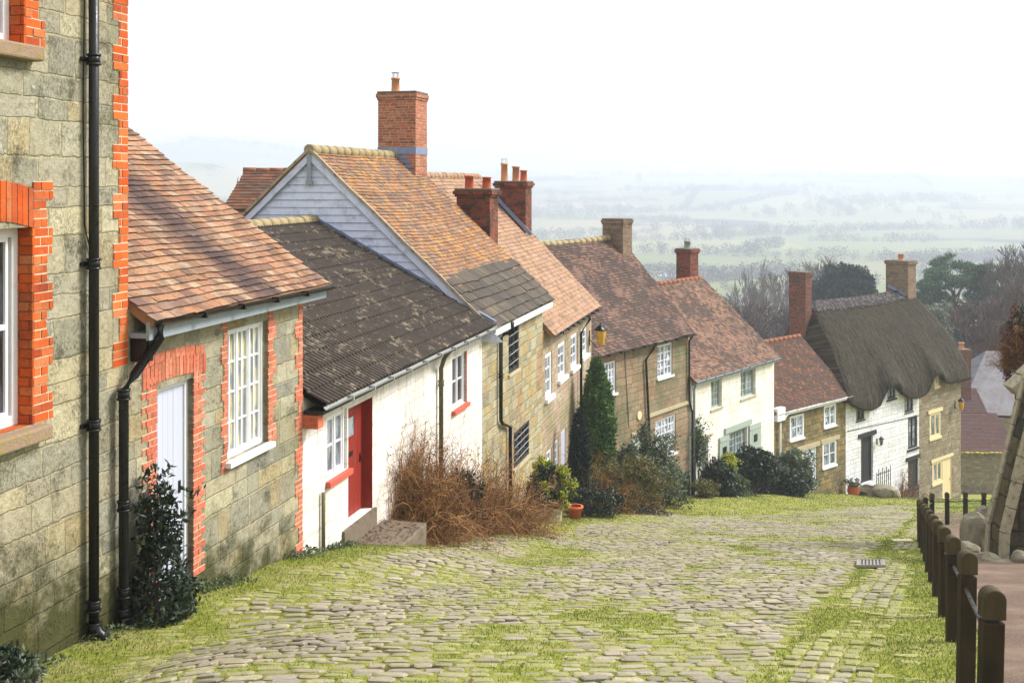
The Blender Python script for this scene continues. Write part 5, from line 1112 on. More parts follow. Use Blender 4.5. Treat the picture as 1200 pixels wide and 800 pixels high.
# short grass and moss tufts
def blades(n, xr, yr, hmin, hmax, wd, seed, thr=.35, pw=1.0, wfar=0.0):
    rng = np.random.default_rng(seed); Y = yr[0] + (yr[1] - yr[0]) * rng.random(n * 8) ** pw; lo = XL(Y) + .02; hi = np.minimum(XB(Y) + .3 + (Y > 30) * (Y - 30) * .8, lo + 26); X = lo + (hi - lo) * rng.random(n * 8)
    m_ = moss(X, Y); ok = m_ > thr + rng.random(n * 8) * .6; X, Y, m_ = X[ok][:n], Y[ok][:n], m_[ok][:n]; k = len(X)
    h = rng.uniform(hmin, hmax, k) * (1 + wfar * Y / 30) * (.5 + .8 * m_); a = rng.uniform(0, 2 * math.pi, k); ww = wd * (1 + Y / 18) * rng.uniform(.6, 1.3, k)
    Z = zg(X, Y) - .012; dx, dy = np.cos(a) * ww, np.sin(a) * ww; lx, ly = rng.normal(0, .5, k) * h, rng.normal(0, .5, k) * h
    V = np.stack([np.stack([X - dx, Y - dy, Z], -1), np.stack([X + dx, Y + dy, Z], -1), np.stack([X + lx, Y + ly, Z + h], -1)], 1).reshape(-1, 3)
    return V, rng.random(k)
Va, ra = blades(120000, 0, (6, 24), .010, .036, .0045, 5, .22, 1.25); Vb, rb = blades(60000, 0, (22, 62), .015, .035, .006, 6, .3, 1.0, .3)
V = np.concatenate([Va, Vb]); R_ = np.concatenate([ra, rb])
M['grass'] = leafmat('grass_blades', [S(128, 150, 50, .74), S(92, 126, 42, .7), S(154, 160, 62, .78), S(72, 104, 38, .64), S(168, 160, 84, .78), S(110, 136, 48, .72)], .7, .3)
kind(mesh_np('grass', V, np.arange(len(V)).reshape(-1, 3), [M['grass']], None, (0, 0, 0), rnd=R_), 'stuff')
# ================================================================== PLANTS
def leaf_quads(C, size, rng, up=.25, aspect=.5, fold=.25):
    n = len(C); a = rng.normal(size=(n, 3)); a[:, 2] += up; a /= np.linalg.norm(a, axis=1)[:, None]
    b_ = rng.normal(size=(n, 3)); b_ -= a * (a * b_).sum(1)[:, None]; b_ /= np.linalg.norm(b_, axis=1)[:, None]
    s = size * rng.uniform(.6, 1.3, n)[:, None]; c_ = np.cross(a, b_)
    V = np.stack([C, C + a * s * .5 + b_ * s * aspect * .5 + c_ * s * fold * .3, C + a * s, C + a * s * .5 - b_ * s * aspect * .5 + c_ * s * fold * .3], 1)
    return V.reshape(-1, 3), np.arange(n * 4).reshape(-1, 4)
def crown_pts(n, c, R, rng, clumps=40, shell=.55, cr=.3, lump=.22):
    """points in clumps filling the outer part of an uneven ellipsoid"""
    d = rng.normal(size=(clumps, 3)); d /= np.linalg.norm(d, axis=1)[:, None]; rad = shell + (1 - shell) * rng.random(clumps) ** .6
    rad *= 1 + rng.normal(0, lump, clumps) * .6
    cc = d * rad[:, None]; k = rng.integers(0, clumps, n); q = rng.normal(size=(n, 3)); q *= (rng.random(n) ** .4 / np.linalg.norm(q, axis=1))[:, None]
    return np.asarray(c) + (cc[k] + q * cr * rng.uniform(.6, 1.3, clumps)[k][:, None]) * np.asarray(R)
def tubes(P, r, sides=3):
    """P n x k x 3 polylines, r n x k radii"""
    n, k, _ = P.shape; T = np.gradient(P, axis=1); T /= np.linalg.norm(T, axis=2)[..., None] + 1e-9
    ref = np.where(np.abs(T[..., 2:3]) > .9, np.array([[[1., 0, 0]]]), np.array([[[0, 0, 1.]]])); X = np.cross(T, ref); X /= np.linalg.norm(X, axis=2)[..., None] + 1e-9; Y = np.cross(X, T)
    a = 2 * np.pi * np.arange(sides) / sides; V = P[:, :, None] + (X[:, :, None] * np.cos(a)[None, None, :, None] + Y[:, :, None] * np.sin(a)[None, None, :, None]) * r[:, :, None, None]
    idx = np.arange(n * k * sides).reshape(n, k, sides); A = idx[:, :-1]; B = idx[:, 1:]
    Fq = np.stack([A, np.roll(A, -1, 2), np.roll(B, -1, 2), B], -1).reshape(-1, 4); return V.reshape(-1, 3), Fq, sides * (k - 1)
def ground_at(x, y): return float(zg(x, y))
wallclip = lambda V, fr, m=.03: V + np.maximum(0, m - ((V[..., 0] - fr.ox) * fr.nx + (V[..., 1] - fr.oy) * fr.ny))[..., None] * np.array([fr.nx, fr.ny, 0])
def twig_bush(par, c, R, H, n, seed, mat, r0=.006, name='twigs', fr=None, droop=.75, sub=7):
    rng = np.random.default_rng(seed); k = 8; az = rng.uniform(0, 2 * np.pi, n); el = np.arcsin(rng.uniform(-.1, .98, n)); L = rng.uniform(.35, 1.0, n) ** .7
    b0 = np.stack([c[0] + rng.normal(0, .3 * R, n), c[1] + rng.normal(0, .3 * R, n), np.full(n, c[2])], 1); t = np.linspace(0, 1, k)
    D = np.stack([np.cos(az) * np.cos(el) * R, np.sin(az) * np.cos(el) * R, np.sin(el) * H], 1) * L[:, None]
    P = b0[:, None] + D[:, None] * t[None, :, None]; P[..., 2] += (t * (1 - t))[None] * H * .35 - droop * (t ** 2.5)[None] * (np.cos(el) * H * .5)[:, None]
    P += np.cumsum(rng.normal(0, .045 * H, (n, k, 3)), 1) * t[None, :, None]; P[..., 2] = np.maximum(P[..., 2], c[2] + .02)
    r = r0 * (1.2 - .9 * t)[None] * rng.uniform(.6, 1.6, n)[:, None]
    ps = [P]; rs = [r]
    m = n * sub; i = rng.integers(0, n, m); j = rng.integers(2, k, m); st = P[i, j]; d2 = rng.normal(size=(m, 3)) * .8 + (D / np.linalg.norm(D, axis=1)[:, None])[i] * .35; d2[:, 2] += .05
    Q = st[:, None] + d2[:, None] * (np.linspace(0, 1, k)[None, :, None]) * (rng.uniform(.1, .42, m) * H * .45)[:, None, None]; Q += np.cumsum(rng.normal(0, .014 * H, (m, k, 3)), 1); ps.append(Q); rs.append(np.repeat((r0 * .5 * (1.1 - .8 * t))[None], m, 0))
    P = np.concatenate(ps); r = np.concatenate(rs)
    if fr is not None: P = wallclip(P, fr)
    V, Fq, per = tubes(P, r); return mesh_np(name, V, Fq, [mat], par, rnd=np.repeat(rng.random(len(P)), per)), P
def foliage(par, pts, size, mat, seed, name='foliage', fr=None, **k):
    rng = np.random.default_rng(seed); pts = np.concatenate([pts, pts + rng.normal(0, size * .35, pts.shape)]); size = size * 1.15
    if fr is not None: pts = wallclip(pts, fr, .04)
    V, Fq = leaf_quads(pts, size, rng, **k); return mesh_np(name, V, Fq, [mat], par, rnd=rng.random(len(Fq)))
M['twig'] = leafmat('tan_twigs', [S(164, 118, 66, .74), S(112, 76, 44, .66), S(198, 152, 90, .8), S(66, 46, 32, .6), S(158, 100, 54, .7)], .8, .05)
M['twig_orange'] = leafmat('orange_twigs', [S(180, 132, 66, .75), S(148, 102, 52, .72), S(204, 156, 84, .8), S(110, 84, 50, .7)], .8, .1)
M['leaf_dark'] = leafmat('dark_glossy_leaves', [S(26, 40, 30, .8), S(40, 58, 40, .8), S(34, 48, 36, .8), S(70, 88, 62, .8), S(22, 32, 26, .8)], .32, .1)
M['leaf_mid'] = leafmat('mid_green_leaves', [S(70, 88, 52, .8), S(54, 74, 44, .8), S(96, 112, 70, .8), S(44, 60, 40, .8), S(120, 132, 96, .8)], .45, .2)
M['leaf_grey'] = leafmat('grey_green_leaves', [S(96, 110, 84, .8), S(76, 92, 70, .8), S(124, 134, 104, .8), S(60, 76, 58, .8), S(140, 146, 116, .8)], .5, .2)
M['leaf_yellow'] = leafmat('yellow_variegated_leaves', [S(196, 196, 40, .85), S(150, 168, 44, .8), S(214, 210, 76, .85), S(60, 84, 34, .8), S(90, 116, 40, .8)], .45, .25)
M['leaf_olive'] = leafmat('olive_leaves', [S(116, 112, 56, .75), S(90, 92, 50, .75), S(142, 132, 72, .8), S(70, 76, 44, .75)], .6, .2)
M['conifer'] = leafmat('conifer_sprays', [S(72, 108, 46, .88), S(52, 84, 42, .82), S(112, 146, 66, .9), S(36, 60, 36, .8)], .6, .15)
M['yew'] = leafmat('dark_needles', [S(34, 52, 44, .8), S(26, 42, 38, .8), S(48, 66, 52, .8)], .7, .1)
M['pine'] = leafmat('pine_needles', [S(50, 88, 56, .85), S(38, 70, 48, .82), S(76, 114, 66, .88), S(96, 128, 76, .88)], .6, .15)
M['bark'] = leafmat('bark', [S(96, 84, 74, .7), S(80, 70, 64, .7), S(112, 98, 88, .7)], .9, .0)
M['bark_warm'] = leafmat('reddish_twigs', [S(104, 82, 78, .7), S(88, 72, 70, .7), S(120, 98, 88, .7)], .9, .0)
M['bark_pine'] = leafmat('pine_bark', [S(120, 92, 74, .7), S(92, 76, 64, .7)], .9, .0)
M['litter'] = leafmat('dead_leaves', [S(120, 74, 46, .7), S(86, 56, 38, .7), S(150, 104, 64, .75), S(66, 46, 34, .7)], .8, .1)

rng = np.random.default_rng(99)
# big brown deciduous shrubs along the whitewashed wall
def wshrub(px_, Y, R, H, n, seed, label, mat='twig', evergreen=0, fr=row, grp='bare shrubs against the houses'):
    x = (px_ - CX) / F * Y; z = ground_at(x, Y) - .05; t = thing('shrub', label, 'shrub', (x, Y, z), grp)
    o_, P = twig_bush(t, (x, Y, z), R, H, n, seed, M[mat], .0075, 'twigs', fr)
    r2 = np.random.default_rng(seed); k = int(n * 2.2); pts = P[r2.integers(0, len(P), k), r2.integers(1, 6, k)] + r2.normal(0, .02, (k, 3)); foliage(t, pts, .035, M['litter'], seed, 'dead_leaves')
    if evergreen:
        pts = crown_pts(evergreen, (x + .35, Y - .2, z + H * .42), (.5, .4, .45), r2, 16); foliage(t, pts, .08, M['leaf_dark'], seed + 1, 'foliage')
    return t
wshrub(482, 20.0, 1.15, 2.4, 720, 1, 'tall tangled brown leafless shrub beside the red door', evergreen=0)
wshrub(524, 21.3, 1.1, 2.0, 600, 3, 'brown leafless shrub with a dark evergreen clump in its middle', evergreen=500)
wshrub(578, 22.4, 1.2, 1.8, 640, 2, 'spreading tan leafless shrub below the downpipe of the stone house')
# stems of weeds climbing the white wall
# concrete platform at the red door
b = MB(); sA, sB = row.s(400) + .05, row.s(448); zt = -5.7
b.box(row, sA, sB, .02, .8, -7.6, zt); o = b.build('door_platform', M['concrete'], None, row.P(sA, .5, zt), bevel=.03); tag(o, 'worn concrete landing strewn with dead leaves outside the red door', 'platform')
r2 = np.random.default_rng(5); q = np.stack([row.PA(r2.uniform(sA, sB + 2.5, 1500), r2.uniform(.05, 1.3, 1500) ** 1, 0.0)[:, 0], row.PA(r2.uniform(sA, sB, 1500), r2.uniform(.05, 1.2, 1500), 0)[:, 1], np.zeros(1500)], 1)
ss_ = r2.uniform(sA + .3, sB + 3, 1600); dd_ = r2.beta(1.2, 2.2, 1600) * 1.7; q = row.PA(ss_, dd_, 0.0); zz_ = np.where((ss_ < sB) & (dd_ < .8), zt + .01, zg(q[:, 0], q[:, 1]) + .01); q[:, 2] = zz_
nr_ = 260; ex_ = np.stack([r2.uniform(-3, 9, nr_), r2.uniform(8, 32, nr_), np.zeros(nr_)], 1); ex_ = ex_[(ex_[:, 0] > XL(ex_[:, 1]) + .2) & (ex_[:, 0] < XB(ex_[:, 1]))]; ze_ = zg(ex_[:, 0], ex_[:, 1]) + .018; ex_[:, 2] = ze_
q = np.concatenate([q, ex_]); zz_ = np.concatenate([zz_, ze_])
V, Fq = leaf_quads(q, .055, r2, up=0, aspect=.7); V[:, 2] = np.maximum(V[:, 2] * .2 + np.repeat(zz_, 4) * .8, np.repeat(zz_, 4) + .002)
kind(mesh_np('fallen_leaves', V, Fq, [M['litter']], None, (0, 0, 0), rnd=r2.random(len(Fq))), 'stuff')

# evergreen bay in front of the white door
x, Y = (186 - CX) / F * 11.75, 11.75; z = ground_at(x, Y); t = thing('bay_shrub', 'upright dark glossy evergreen shrub growing between downpipe and white door', 'shrub', (x, Y, z))
k = 1150; hh = rng.beta(1.05, 2.3, k) * 1.6; rad = .36 * (1 - hh / 1.95) ** .8 * (.55 + .45 * rng.random(k)) * (1 + .2 * np.sin(hh * 7)); a = rng.uniform(0, 2 * np.pi, k)
pts = np.stack([x + rad * np.cos(a) + .03 * np.sin(hh * 3), Y + rad * np.sin(a), z + hh], 1); foliage(t, pts, .075, M['leaf_dark'], 6, fr=row, up=.5, aspect=.42)
k = 12; P = np.zeros((k, 6, 3)); tt_ = np.linspace(0, 1, 6)
for i in range(k): P[i] = np.array([x, Y, z]) + np.outer(tt_, [rng.normal(0, .12), rng.normal(0, .1), rng.uniform(1.1, 1.78)]) + rng.normal(0, .01, (6, 3))
V, Fq, per = tubes(P, np.repeat((.009 * (1.1 - tt_))[None], k, 0), 4); mesh_np('stem', V, Fq, [M['bark']], t, rnd=np.full(len(Fq), .3))
tip = P[:, 3:].reshape(-1, 3); pts = np.repeat(tip, 9, 0) + rng.normal(0, .03, (len(tip) * 9, 3)); foliage(t, pts, .075, M['leaf_dark'], 8, name='leaves', up=.8, aspect=.42)

# clay pot in the corner
x, Y = -3.72, 8.2; z = ground_at(x, Y); t = thing('potted_plant', 'weathered clay pot of small leafy plants at the foot of the near wall', 'plant pot', (x, Y, z))
b = MB(); b.lathe((x, Y, z), [(.0, 0), (.14, 0), (.2, .24), (.225, .24), (.225, .3), (.195, .3), (.19, .26), (0, .26)], 24); b.build('pot', M['cap_stone'], t)
foliage(t, crown_pts(420, (x, Y, z + .33), (.24, .24, .1), rng, 18, .3), .05, M['leaf_grey'], 9); foliage(t, crown_pts(260, (x, Y, z + .36), (.22, .22, .14), rng, 12, .3), .05, M['leaf_dark'], 10, name='leaves')
# weeds along the foot of the near wall
def weeds(n, lo, hi, seed, mat, size, spread, hgt, label=None):
    r2 = np.random.default_rng(seed); s_ = r2.uniform(lo, hi, n); d_ = r2.beta(1, 2.5, n) * spread + .02; p = row.PA(s_, d_, 0.0); m_ = vnoise(s_ * 2.2, d_ * 0, seed) ; ok = m_ > .35; p = p[ok]; h_ = r2.random(len(p)) * hgt * m_[ok]; p[:, 2] = zg(p[:, 0], p[:, 1]) + h_
    V, Fq = leaf_quads(p, size, r2, up=.4); return V, Fq, r2.random(len(Fq))
Vs_, Fs_, Rs_ = [], [], []; o0 = 0
for a_ in ((2600, 8.8, S355, 41, 0, .045, .45, .14), (1600, S355, 21, 42, 0, .05, .3, .12)):
    V, Fq, R_ = weeds(*a_); Vs_.append(V); Fs_.append(Fq + o0); Rs_.append(R_); o0 += len(V)
kind(mesh_np('wall_weeds', np.concatenate(Vs_), np.concatenate(Fs_), [M['leaf_mid']], None, (0, 0, 0), rnd=np.concatenate(Rs_)), 'stuff')

# yellow green bush in a stone trough
Y = 26.5; x = (642 - CX) / F * Y; zc = -(573 - HY) / F * Y; z = ground_at(x, Y); t = thing('bush', 'round clipped bush with bright yellow tipped leaves in a stone tub', 'bush', (x, Y, z))
b = MB(); b.lathe((x, Y, z - .3), [(.0, 0), (.3, 0), (.36, zc - z - .1), (.3, zc - z - .1)], 10); b.build('stone_tub', M['moss_stone'], t)
foliage(t, crown_pts(3200, (x, Y, zc), (.5, .5, .58), rng, 60, .62, .25), .06, M['leaf_dark'], 12); p_ = crown_pts(2600, (x + .03, Y - .03, zc + .06), (.54, .52, .6), rng, 40, .8, .2); p_ = p_[(p_[:, 2] - zc + (p_[:, 0] - x) > .0)]; foliage(t, p_, .06, M['leaf_yellow'], 13, name='leaves')
x2 = (612 - CX) / F * 26.0; 
# conifers at the corner of the pinkish house
def column_tree(px_, Y, ytop, R, label, seed, mat='conifer', n=9000, base=None):
    x = (px_ - CX) / F * Y; z = ground_at(x, Y); H = -(ytop - HY) / F * Y - z; t = thing('conifer', label, 'tree', (x, Y, z), 'conifers at the house corner')
    r2 = np.random.default_rng(seed); h = r2.beta(1.2, 1.25, n); prof = np.minimum(1, (1 - h) * 3.2 + .02) ** .7 * (.8 + .2 * np.sin(np.pi * h)); a = r2.uniform(0, 2 * np.pi, n); lum = 1 + .22 * (vnoise(a * 2.2, h * 9, seed) - .5) * 2
    rr = R * prof * lum * (.72 + .28 * r2.random(n) ** .5); p = np.stack([x + rr * np.cos(a), Y + rr * np.sin(a), z + h * H], 1); foliage(t, p, .11, M[mat], seed, up=1.1, aspect=.35)
    b = MB(); b.tube([(x, Y, z - .1), (x, Y, z + H * .6)], [.08, .03], 8); b.build('trunk', M['bark'], t); return t
column_tree(699, 35.2, 421, .54, 'tall pointed green conifer standing at the corner of the pinkish house', 21, n=12000)
column_tree(679, 32.6, 482, .24, 'narrow dark conifer close against the pinkish wall', 22, 'yew', 5000)
# mixed shrubbery below the conifer
def leafy(px_, Y, ymid, R, label, seed, mat='leaf_mid', n=5000, size=.07, shell=.55, cl=60, nm='bush', grp='leafy shrubs in front of the houses', fr=None, trunk=True, cr=.3, flat=1.0):
    x = (px_ - CX) / F * Y; zc = -(ymid - HY) / F * Y; z = ground_at(x, Y); t = thing(nm, label, 'bush', (x, Y, z), grp); r2 = np.random.default_rng(seed)
    p = crown_pts(n, (x, Y, zc), R, r2, cl, shell, cr); p = p[p[:, 2] > zg(p[:, 0], p[:, 1]) + .03]; foliage(t, p, size, M[mat], seed, fr=fr)
    k = 40; tt_ = np.linspace(0, 1, 5); P = np.array([x, Y, z])[None, None] + tt_[None, :, None] * ((crown_pts(k, (0, 0, zc - z), np.array(R) * .7, r2, 20))[:, None]); V, Fq, _ = tubes(P, np.repeat((.02 * (1.1 - tt_))[None], k, 0), 3); mesh_np('stem', V, Fq, [M['bark']], t, rnd=np.full(len(Fq), .5)); return t
wshrub(708, 33.0, 1.4, 1.9, 480, 31, 'orange brown twiggy shrub under the tall conifer', 'twig_orange', fr=None)
leafy(735, 33.2, 573, (1.15, .9, .95), 'low olive shrub with fading leaves on the verge', 32, 'leaf_olive', 5200, .075)
leafy(758, 36.3, 552, (1.05, .8, 1.2), 'broad grey green shrub hiding the green door', 33, 'leaf_grey', 6500, .085)
leafy(781, 38.0, 575, (.75, .7, .8), 'small grey green shrub at the end of the brown stone house', 34, 'leaf_mid', 3200, .08)
leafy(690, 31.0, 590, (.85, .6, .45), 'dark ground ivy spreading beside a terracotta pot', 35, 'leaf_dark', 2600, .07, nm='ivy_patch')
leafy(725, 32.4, 600, (1.5, .7, .3), 'low dark ivy carpet under the shrubbery', 36, 'leaf_dark', 3600, .07, nm='ivy_patch')
b = MB(); Y = 29.8; x = (674 - CX) / F * Y; z = ground_at(x, Y); b.lathe((x, Y, z), [(.0, 0), (.14, 0), (.19, .3), (.22, .3), (.22, .36), (.17, .36)], 14); tag(b.build('flower_pot', M['terracotta'], None, (x, Y, z)), 'empty terracotta pot beside the ivy at the foot of the conifers', 'flower pot')
leafy(843, 44.4, 566, (.7, .6, .85), 'dark laurel bush right under the sage shutters', 41, 'leaf_dark', 4200, .12, fr=f6)
leafy(862, 45.8, 573, (.5, .5, .7), 'ivy trailing below the cream window', 42, 'leaf_mid', 1800, .1, fr=f6)
leafy(884, 47.0, 546, (.85, .6, .65), 'dark laurel bush to the right of the shutter', 43, 'leaf_dark', 3400, .13, fr=f6)
leafy(921, 48.6, 558, (1.15, .8, 1.0), 'large pale edged rhododendron in front of the white downpipe', 44, 'leaf_grey', 4300, .16)
leafy(910, 48.2, 567, (1.3, .8, .75), 'dark underskirt of laurel along the cottage wall', 45, 'leaf_dark', 3200, .13)
leafy(827, 43.2, 572, (.5, .45, .35), 'low mixed plant by the sage green door', 46, 'leaf_olive', 1300, .08)
leafy(854, 45.0, 541, (.4, .4, .3), 'yellow sprig on top of the laurel', 47, 'leaf_yellow', 700, .09, fr=f6)
# climber beside the sage door
x, Y, z = f6.P(f6.s(815), .12, ground_at(*f6.P(f6.s(815), .12, 0)[:2])); t = thing('climbing_plant', 'thin leafy climber growing up the cream wall beside its sage door', 'climber', (x, Y, z))
P = np.zeros((5, 8, 3)); tt_ = np.linspace(0, 1, 8)
for i in range(5): P[i] = np.stack([x + rng.normal(0, .05) + .15 * np.sin(tt_ * 5 + i) * tt_, Y + .05 * tt_, z + tt_ * rng.uniform(2.0, 3.3)], 1)
V, Fq, _ = tubes(P, np.full((5, 8), .014), 4); mesh_np('stem', V, Fq, [M['bark']], t, rnd=np.full(len(Fq), .4)); foliage(t, np.repeat(P[:, 4:].reshape(-1, 3), 26, 0) + rng.normal(0, .16, (5 * 4 * 26, 3)), .11, M['leaf_mid'], 50, fr=f6)
# bits at the thatched house
def pot_at(fr, s, d, r, h, mat, label, leafs=0):
    x, y, _ = fr.P(s, d, 0); z = ground_at(x, y); t = thing('potted_plant', label, 'plant pot', (x, y, z)); b = MB(); b.lathe((x, y, z), [(0, 0), (r * .6, 0), (r, h * .5), (r * .9, h * .95), (r, h), (r * .8, h)], 16); b.build('pot', M[mat], t)
    if leafs: foliage(t, crown_pts(leafs, (x, y, z + h + .12), (r * 1.3, r * 1.3, .2), rng, 14, .3), .09, M['leaf_mid'], 51)
pot_at(f7, f7.s(1000, .5), .5, .3, .55, 'terracotta', 'round terracotta pot of greenery left of the black front door', 260)
def rock(c, R, seed):
    r2 = np.random.default_rng(seed); import bmesh
    bm = bmesh.new(); bmesh.ops.create_icosphere(bm, subdivisions=3, radius=1); o3 = r2.uniform(0, 50, 3)
    me = bpy.data.meshes.new('rock')
    for v in bm.verts:
        f = 1 + .55 * (float(fbm(v.co.x * 1.3 + o3[0], v.co.y * 1.3 + v.co.z * 1.7 + o3[1], seed, 3)) - .5); q_ = Vector([math.copysign(abs(c_) ** .75, c_) for c_ in v.co]) * f; v.co = Vector((q_.x * R[0], q_.y * R[1], q_.z * R[2]))
    bm.to_mesh(me); bm.free(); return me
M['rock'] = paint('mossy_rock', S(150, 142, 122, .75), .9, S(84, 92, 44, .7), .9, 5, .03)
def put_rock(x, Y, z, R, seed, label, grp): o = link('rock', rock((0, 0, 0), R, seed), [M['rock']], None, (x, Y, z)); tag(o, label, 'rock', grp); return o
st = thing('stone_steps', 'mossy stone steps with iron railing rising to the black front door', 'steps', f7.P(f7.s(1020), .6, base_z(f7, f7.s(1020))))
zb_ = base_z(f7, f7.s(1020))
for i, (x0, x1, d_, zt) in enumerate(((1007, 1024, .9, D1[2]), (1004, 1034, 1.5, D1[2] - .3), (1004, 1042, 2.1, D1[2] - .6))):
    b = MB(); b.box(f7, f7.s(x0, .5), f7.s(x1, .5), .02 if i == 0 else .91 + (i - 1) * .6, d_, zb_ - 1.6, zt - .03 - .01 * i); b.build('step', M['stone_dark'], st, bevel=.03)
b = MB(); s0_, s1_ = f7.s(1027, .9), f7.s(1043, .9); zt_ = f7.z(1035, 551, .9); zb2 = f7.z(1035, 572, .9)
for i in range(8):
    s_ = s0_ + (s1_ - s0_) * i / 7; b.tube([f7.P(s_, .92, zb2 - .3), f7.P(s_, .92, zt_ + (.16 if i % 2 else 0))], .02, 6)
for z in (zt_ - .12, zb2 + .05): b.tube([f7.P(s0_, .92, z), f7.P(s1_, .92, z)], .02, 6)
b.build('railing', M['black'], st)
for i, (px_, py_, R, sd_) in enumerate(((1036, 575, (.55, .5, .3), 3), (1046, 579, (.4, .4, .22), 4), (976, 579, (.7, .4, .28), 6))):
    Y = 55.5 + i; put_rock((px_ - CX) / F * Y, Y, -(py_ - HY) / F * Y, R, sd_, ['large mossy rock piled beside the stone steps', 'smaller mossy rock next to the basement door', 'flat dark stone beside the golden cottage door'][i], 'rocks beside the doorsteps')
x, Y, z = f7.P(f7.s(1055), .4, 0); z = ground_at(x, Y); t = thing('climbing_plant', 'leafless pale climber spreading over the whitewashed wall', 'climber', (x, Y, z)); twig_bush(t, (x, Y, z), .9, 2.6, 60, 61, M['twig'], .014, 'stem', f7, sub=2)

# ================================================================== POSTS, BUTTRESS, GRATE
def make_post(label):
    t = thing('bollard', label, 'bollard', (0, 0, 0), 'oak bollards beside the path'); W, D, H = .055, .042, .92
    b = MB(); fr0 = Frame(0, 0, 600); fr0.ux, fr0.uy, fr0.nx, fr0.ny = 1., 0., 0., -1.
    b.box(fr0, -W, W, -D, D, -.35, H - .17); b.build('post', M['oak'], t, bevel=.008)
    b = MB(); n = 12; w2 = W + .003; d2 = D + .003; zc = H - w2
    prof = [(-w2, H - .155)] + [(w2 * -math.cos(math.pi * i / n), zc + w2 * math.sin(math.pi * i / n)) for i in range(n + 1)] + [(w2, H - .155)]
    b.face([(x_, -d2, z_) for x_, z_ in prof]); b.face([(x_, d2, z_) for x_, z_ in prof][::-1])
    for i in range(len(prof)): j = (i + 1) % len(prof); b.face([(prof[j][0], -d2, prof[j][1]), (prof[i][0], -d2, prof[i][1]), (prof[i][0], d2, prof[i][1]), (prof[j][0], d2, prof[j][1])], sm=0 < i < n + 1)
    b.build('bollard_top', M['oak_top'], t, bevel=.006)
    return t
TY_ = [5.75, 7.7, 9.6, 11.35, 13.1, 14.8, 16.5, 18.2, 19.9, 21.6, 23.3]; TX_ = [1158, 1131.5, 1117, 1107, 1099, 1093.5, 1089, 1086, 1083, 1080.5, 1078.5]
lab = ['nearest bollard, cut off by the bottom edge', 'second bollard from the near end', 'third bollard from the near end', 'fourth bollard from the near end', 'fifth bollard from the near end', 'sixth bollard from the near end', 'seventh bollard from the near end', 'eighth bollard down the row', 'ninth bollard down the row', 'tenth bollard down the row', 'last bollard of the long row before it turns']
pos = [((x - CX) / F * Y, Y) for x, Y in zip(TX_, TY_)] + [((1084 - CX) / F * 26.5, 26.5), ((1092 - CX) / F * 30, 30), ((1110 - CX) / F * 31, 31), ((1131.5 - CX) / F * 31.3, 31.3), ((1153 - CX) / F * 31.6, 31.6)]
lab += ['bollard just behind the end of the long row', 'first bollard of the short row across the grass', 'second bollard of the short row across the grass', 'third bollard of the short row across the grass', 'last bollard of the short row, nearest the buttress']
proto = make_post('oak bollard with rounded top, ' + lab[0]); posts = []
for i, (x, Y) in enumerate(pos):
    if i == 0: o = proto
    else:
        o = proto.copy(); COL.objects.link(o); o['label'] = 'oak bollard with rounded top, ' + lab[i]
        for ch in [c_ for c_ in proto.children if not c_.name.startswith('rail')]: c2 = ch.copy(); COL.objects.link(c2); c2.parent = o
    zt = -(1.45 + .262 * Y) if i < 11 else ground_at(x, Y) + .0
    ztop = None
    o.location = (x, Y, (min(zt, ground_at(x, Y) + .04) - (.05 if i == 0 else 0)) if i < 11 else ground_at(x, Y)); o.rotation_euler = (random.uniform(-.015, .015), random.uniform(-.02, .02), random.uniform(-.12, .12) + (.05 if i < 11 else 0)); posts.append(o)
bpy.context.view_layer.update()
for i in range(len(pos) - 1):
    if i == 11: pass
    a = Vector(posts[i].location) + Vector((0, 0, .66)); c_ = Vector(posts[i + 1].location) + Vector((0, 0, .66)); b = MB(); loc = posts[i].location
    b.tube([a, c_], .014, 8); me_o = b.build('rail', M['black'], None, tuple(loc)); me_o.parent = posts[i]; me_o.location = (0, 0, 0); me_o.matrix_parent_inverse = posts[i].matrix_world.inverted() @ __import__('mathutils').Matrix.Translation(loc)
# drain grate and slab
Y = 17.6; x0, x1 = (1004 - CX) / F * Y, (1037 - CX) / F * Y; fr0 = cam_frame(1004, Y)
z = ground_at((x0 + x1) / 2, Y) + .035; t = thing('drain_grate', 'pale iron drain grate set in the grass beside the cobbles', 'grate', ((x0 + x1) / 2, Y, z)); b = MB(); W = x1 - x0
b2 = lambda a, c, d0, d1, e, g: b.face
def gb(a, c, y0, y1, r=.02):
    A = [(x0 + a + .32 * y0, Y + y0), (x0 + c + .32 * y0, Y + y0), (x0 + c + .32 * y1, Y + y1), (x0 + a + .32 * y1, Y + y1)]; P_ = [(q[0], q[1], z + (-.262) * (q[1] - Y)) for q in A]; b.face([(p[0], p[1], p[2] + r) for p in P_]); 
    for i in range(4): j = (i + 1) % 4; b.face([(P_[i][0], P_[i][1], P_[i][2] - .02), (P_[j][0], P_[j][1], P_[j][2] - .02), (P_[j][0], P_[j][1], P_[j][2] + r), (P_[i][0], P_[i][1], P_[i][2] + r)])
gb(0, W, -.6, -.52); gb(0, W, .52, .6); gb(0, .04, -.52, .52); gb(W - .04, W, -.52, .52)
for i in range(1, 8): gb(W * i / 8 - .014, W * i / 8 + .014, -.52, .52, .015)
gb(.04, W - .04, -.2, -.14, .016); gb(.04, W - .04, .16, .22, .016)
b.build('grille', paint('pale_cast_iron', S(160, 156, 146, .7), .6, S(100, 94, 84, .65), .4, 10, .002), t)
b = MB(); b.face([(x0 - .19, Y - .6, z - .004 + .262 * .6), (x1 - .19, Y - .6, z - .004 + .262 * .6), (x1 + .19, Y + .6, z - .004 - .262 * .6), (x0 + .19, Y + .6, z - .004 - .262 * .6)]); b.build('sump', M['black'], t)
Y = 23.6; x = (1056 - CX) / F * Y; z = ground_at(x, Y); b = MB()
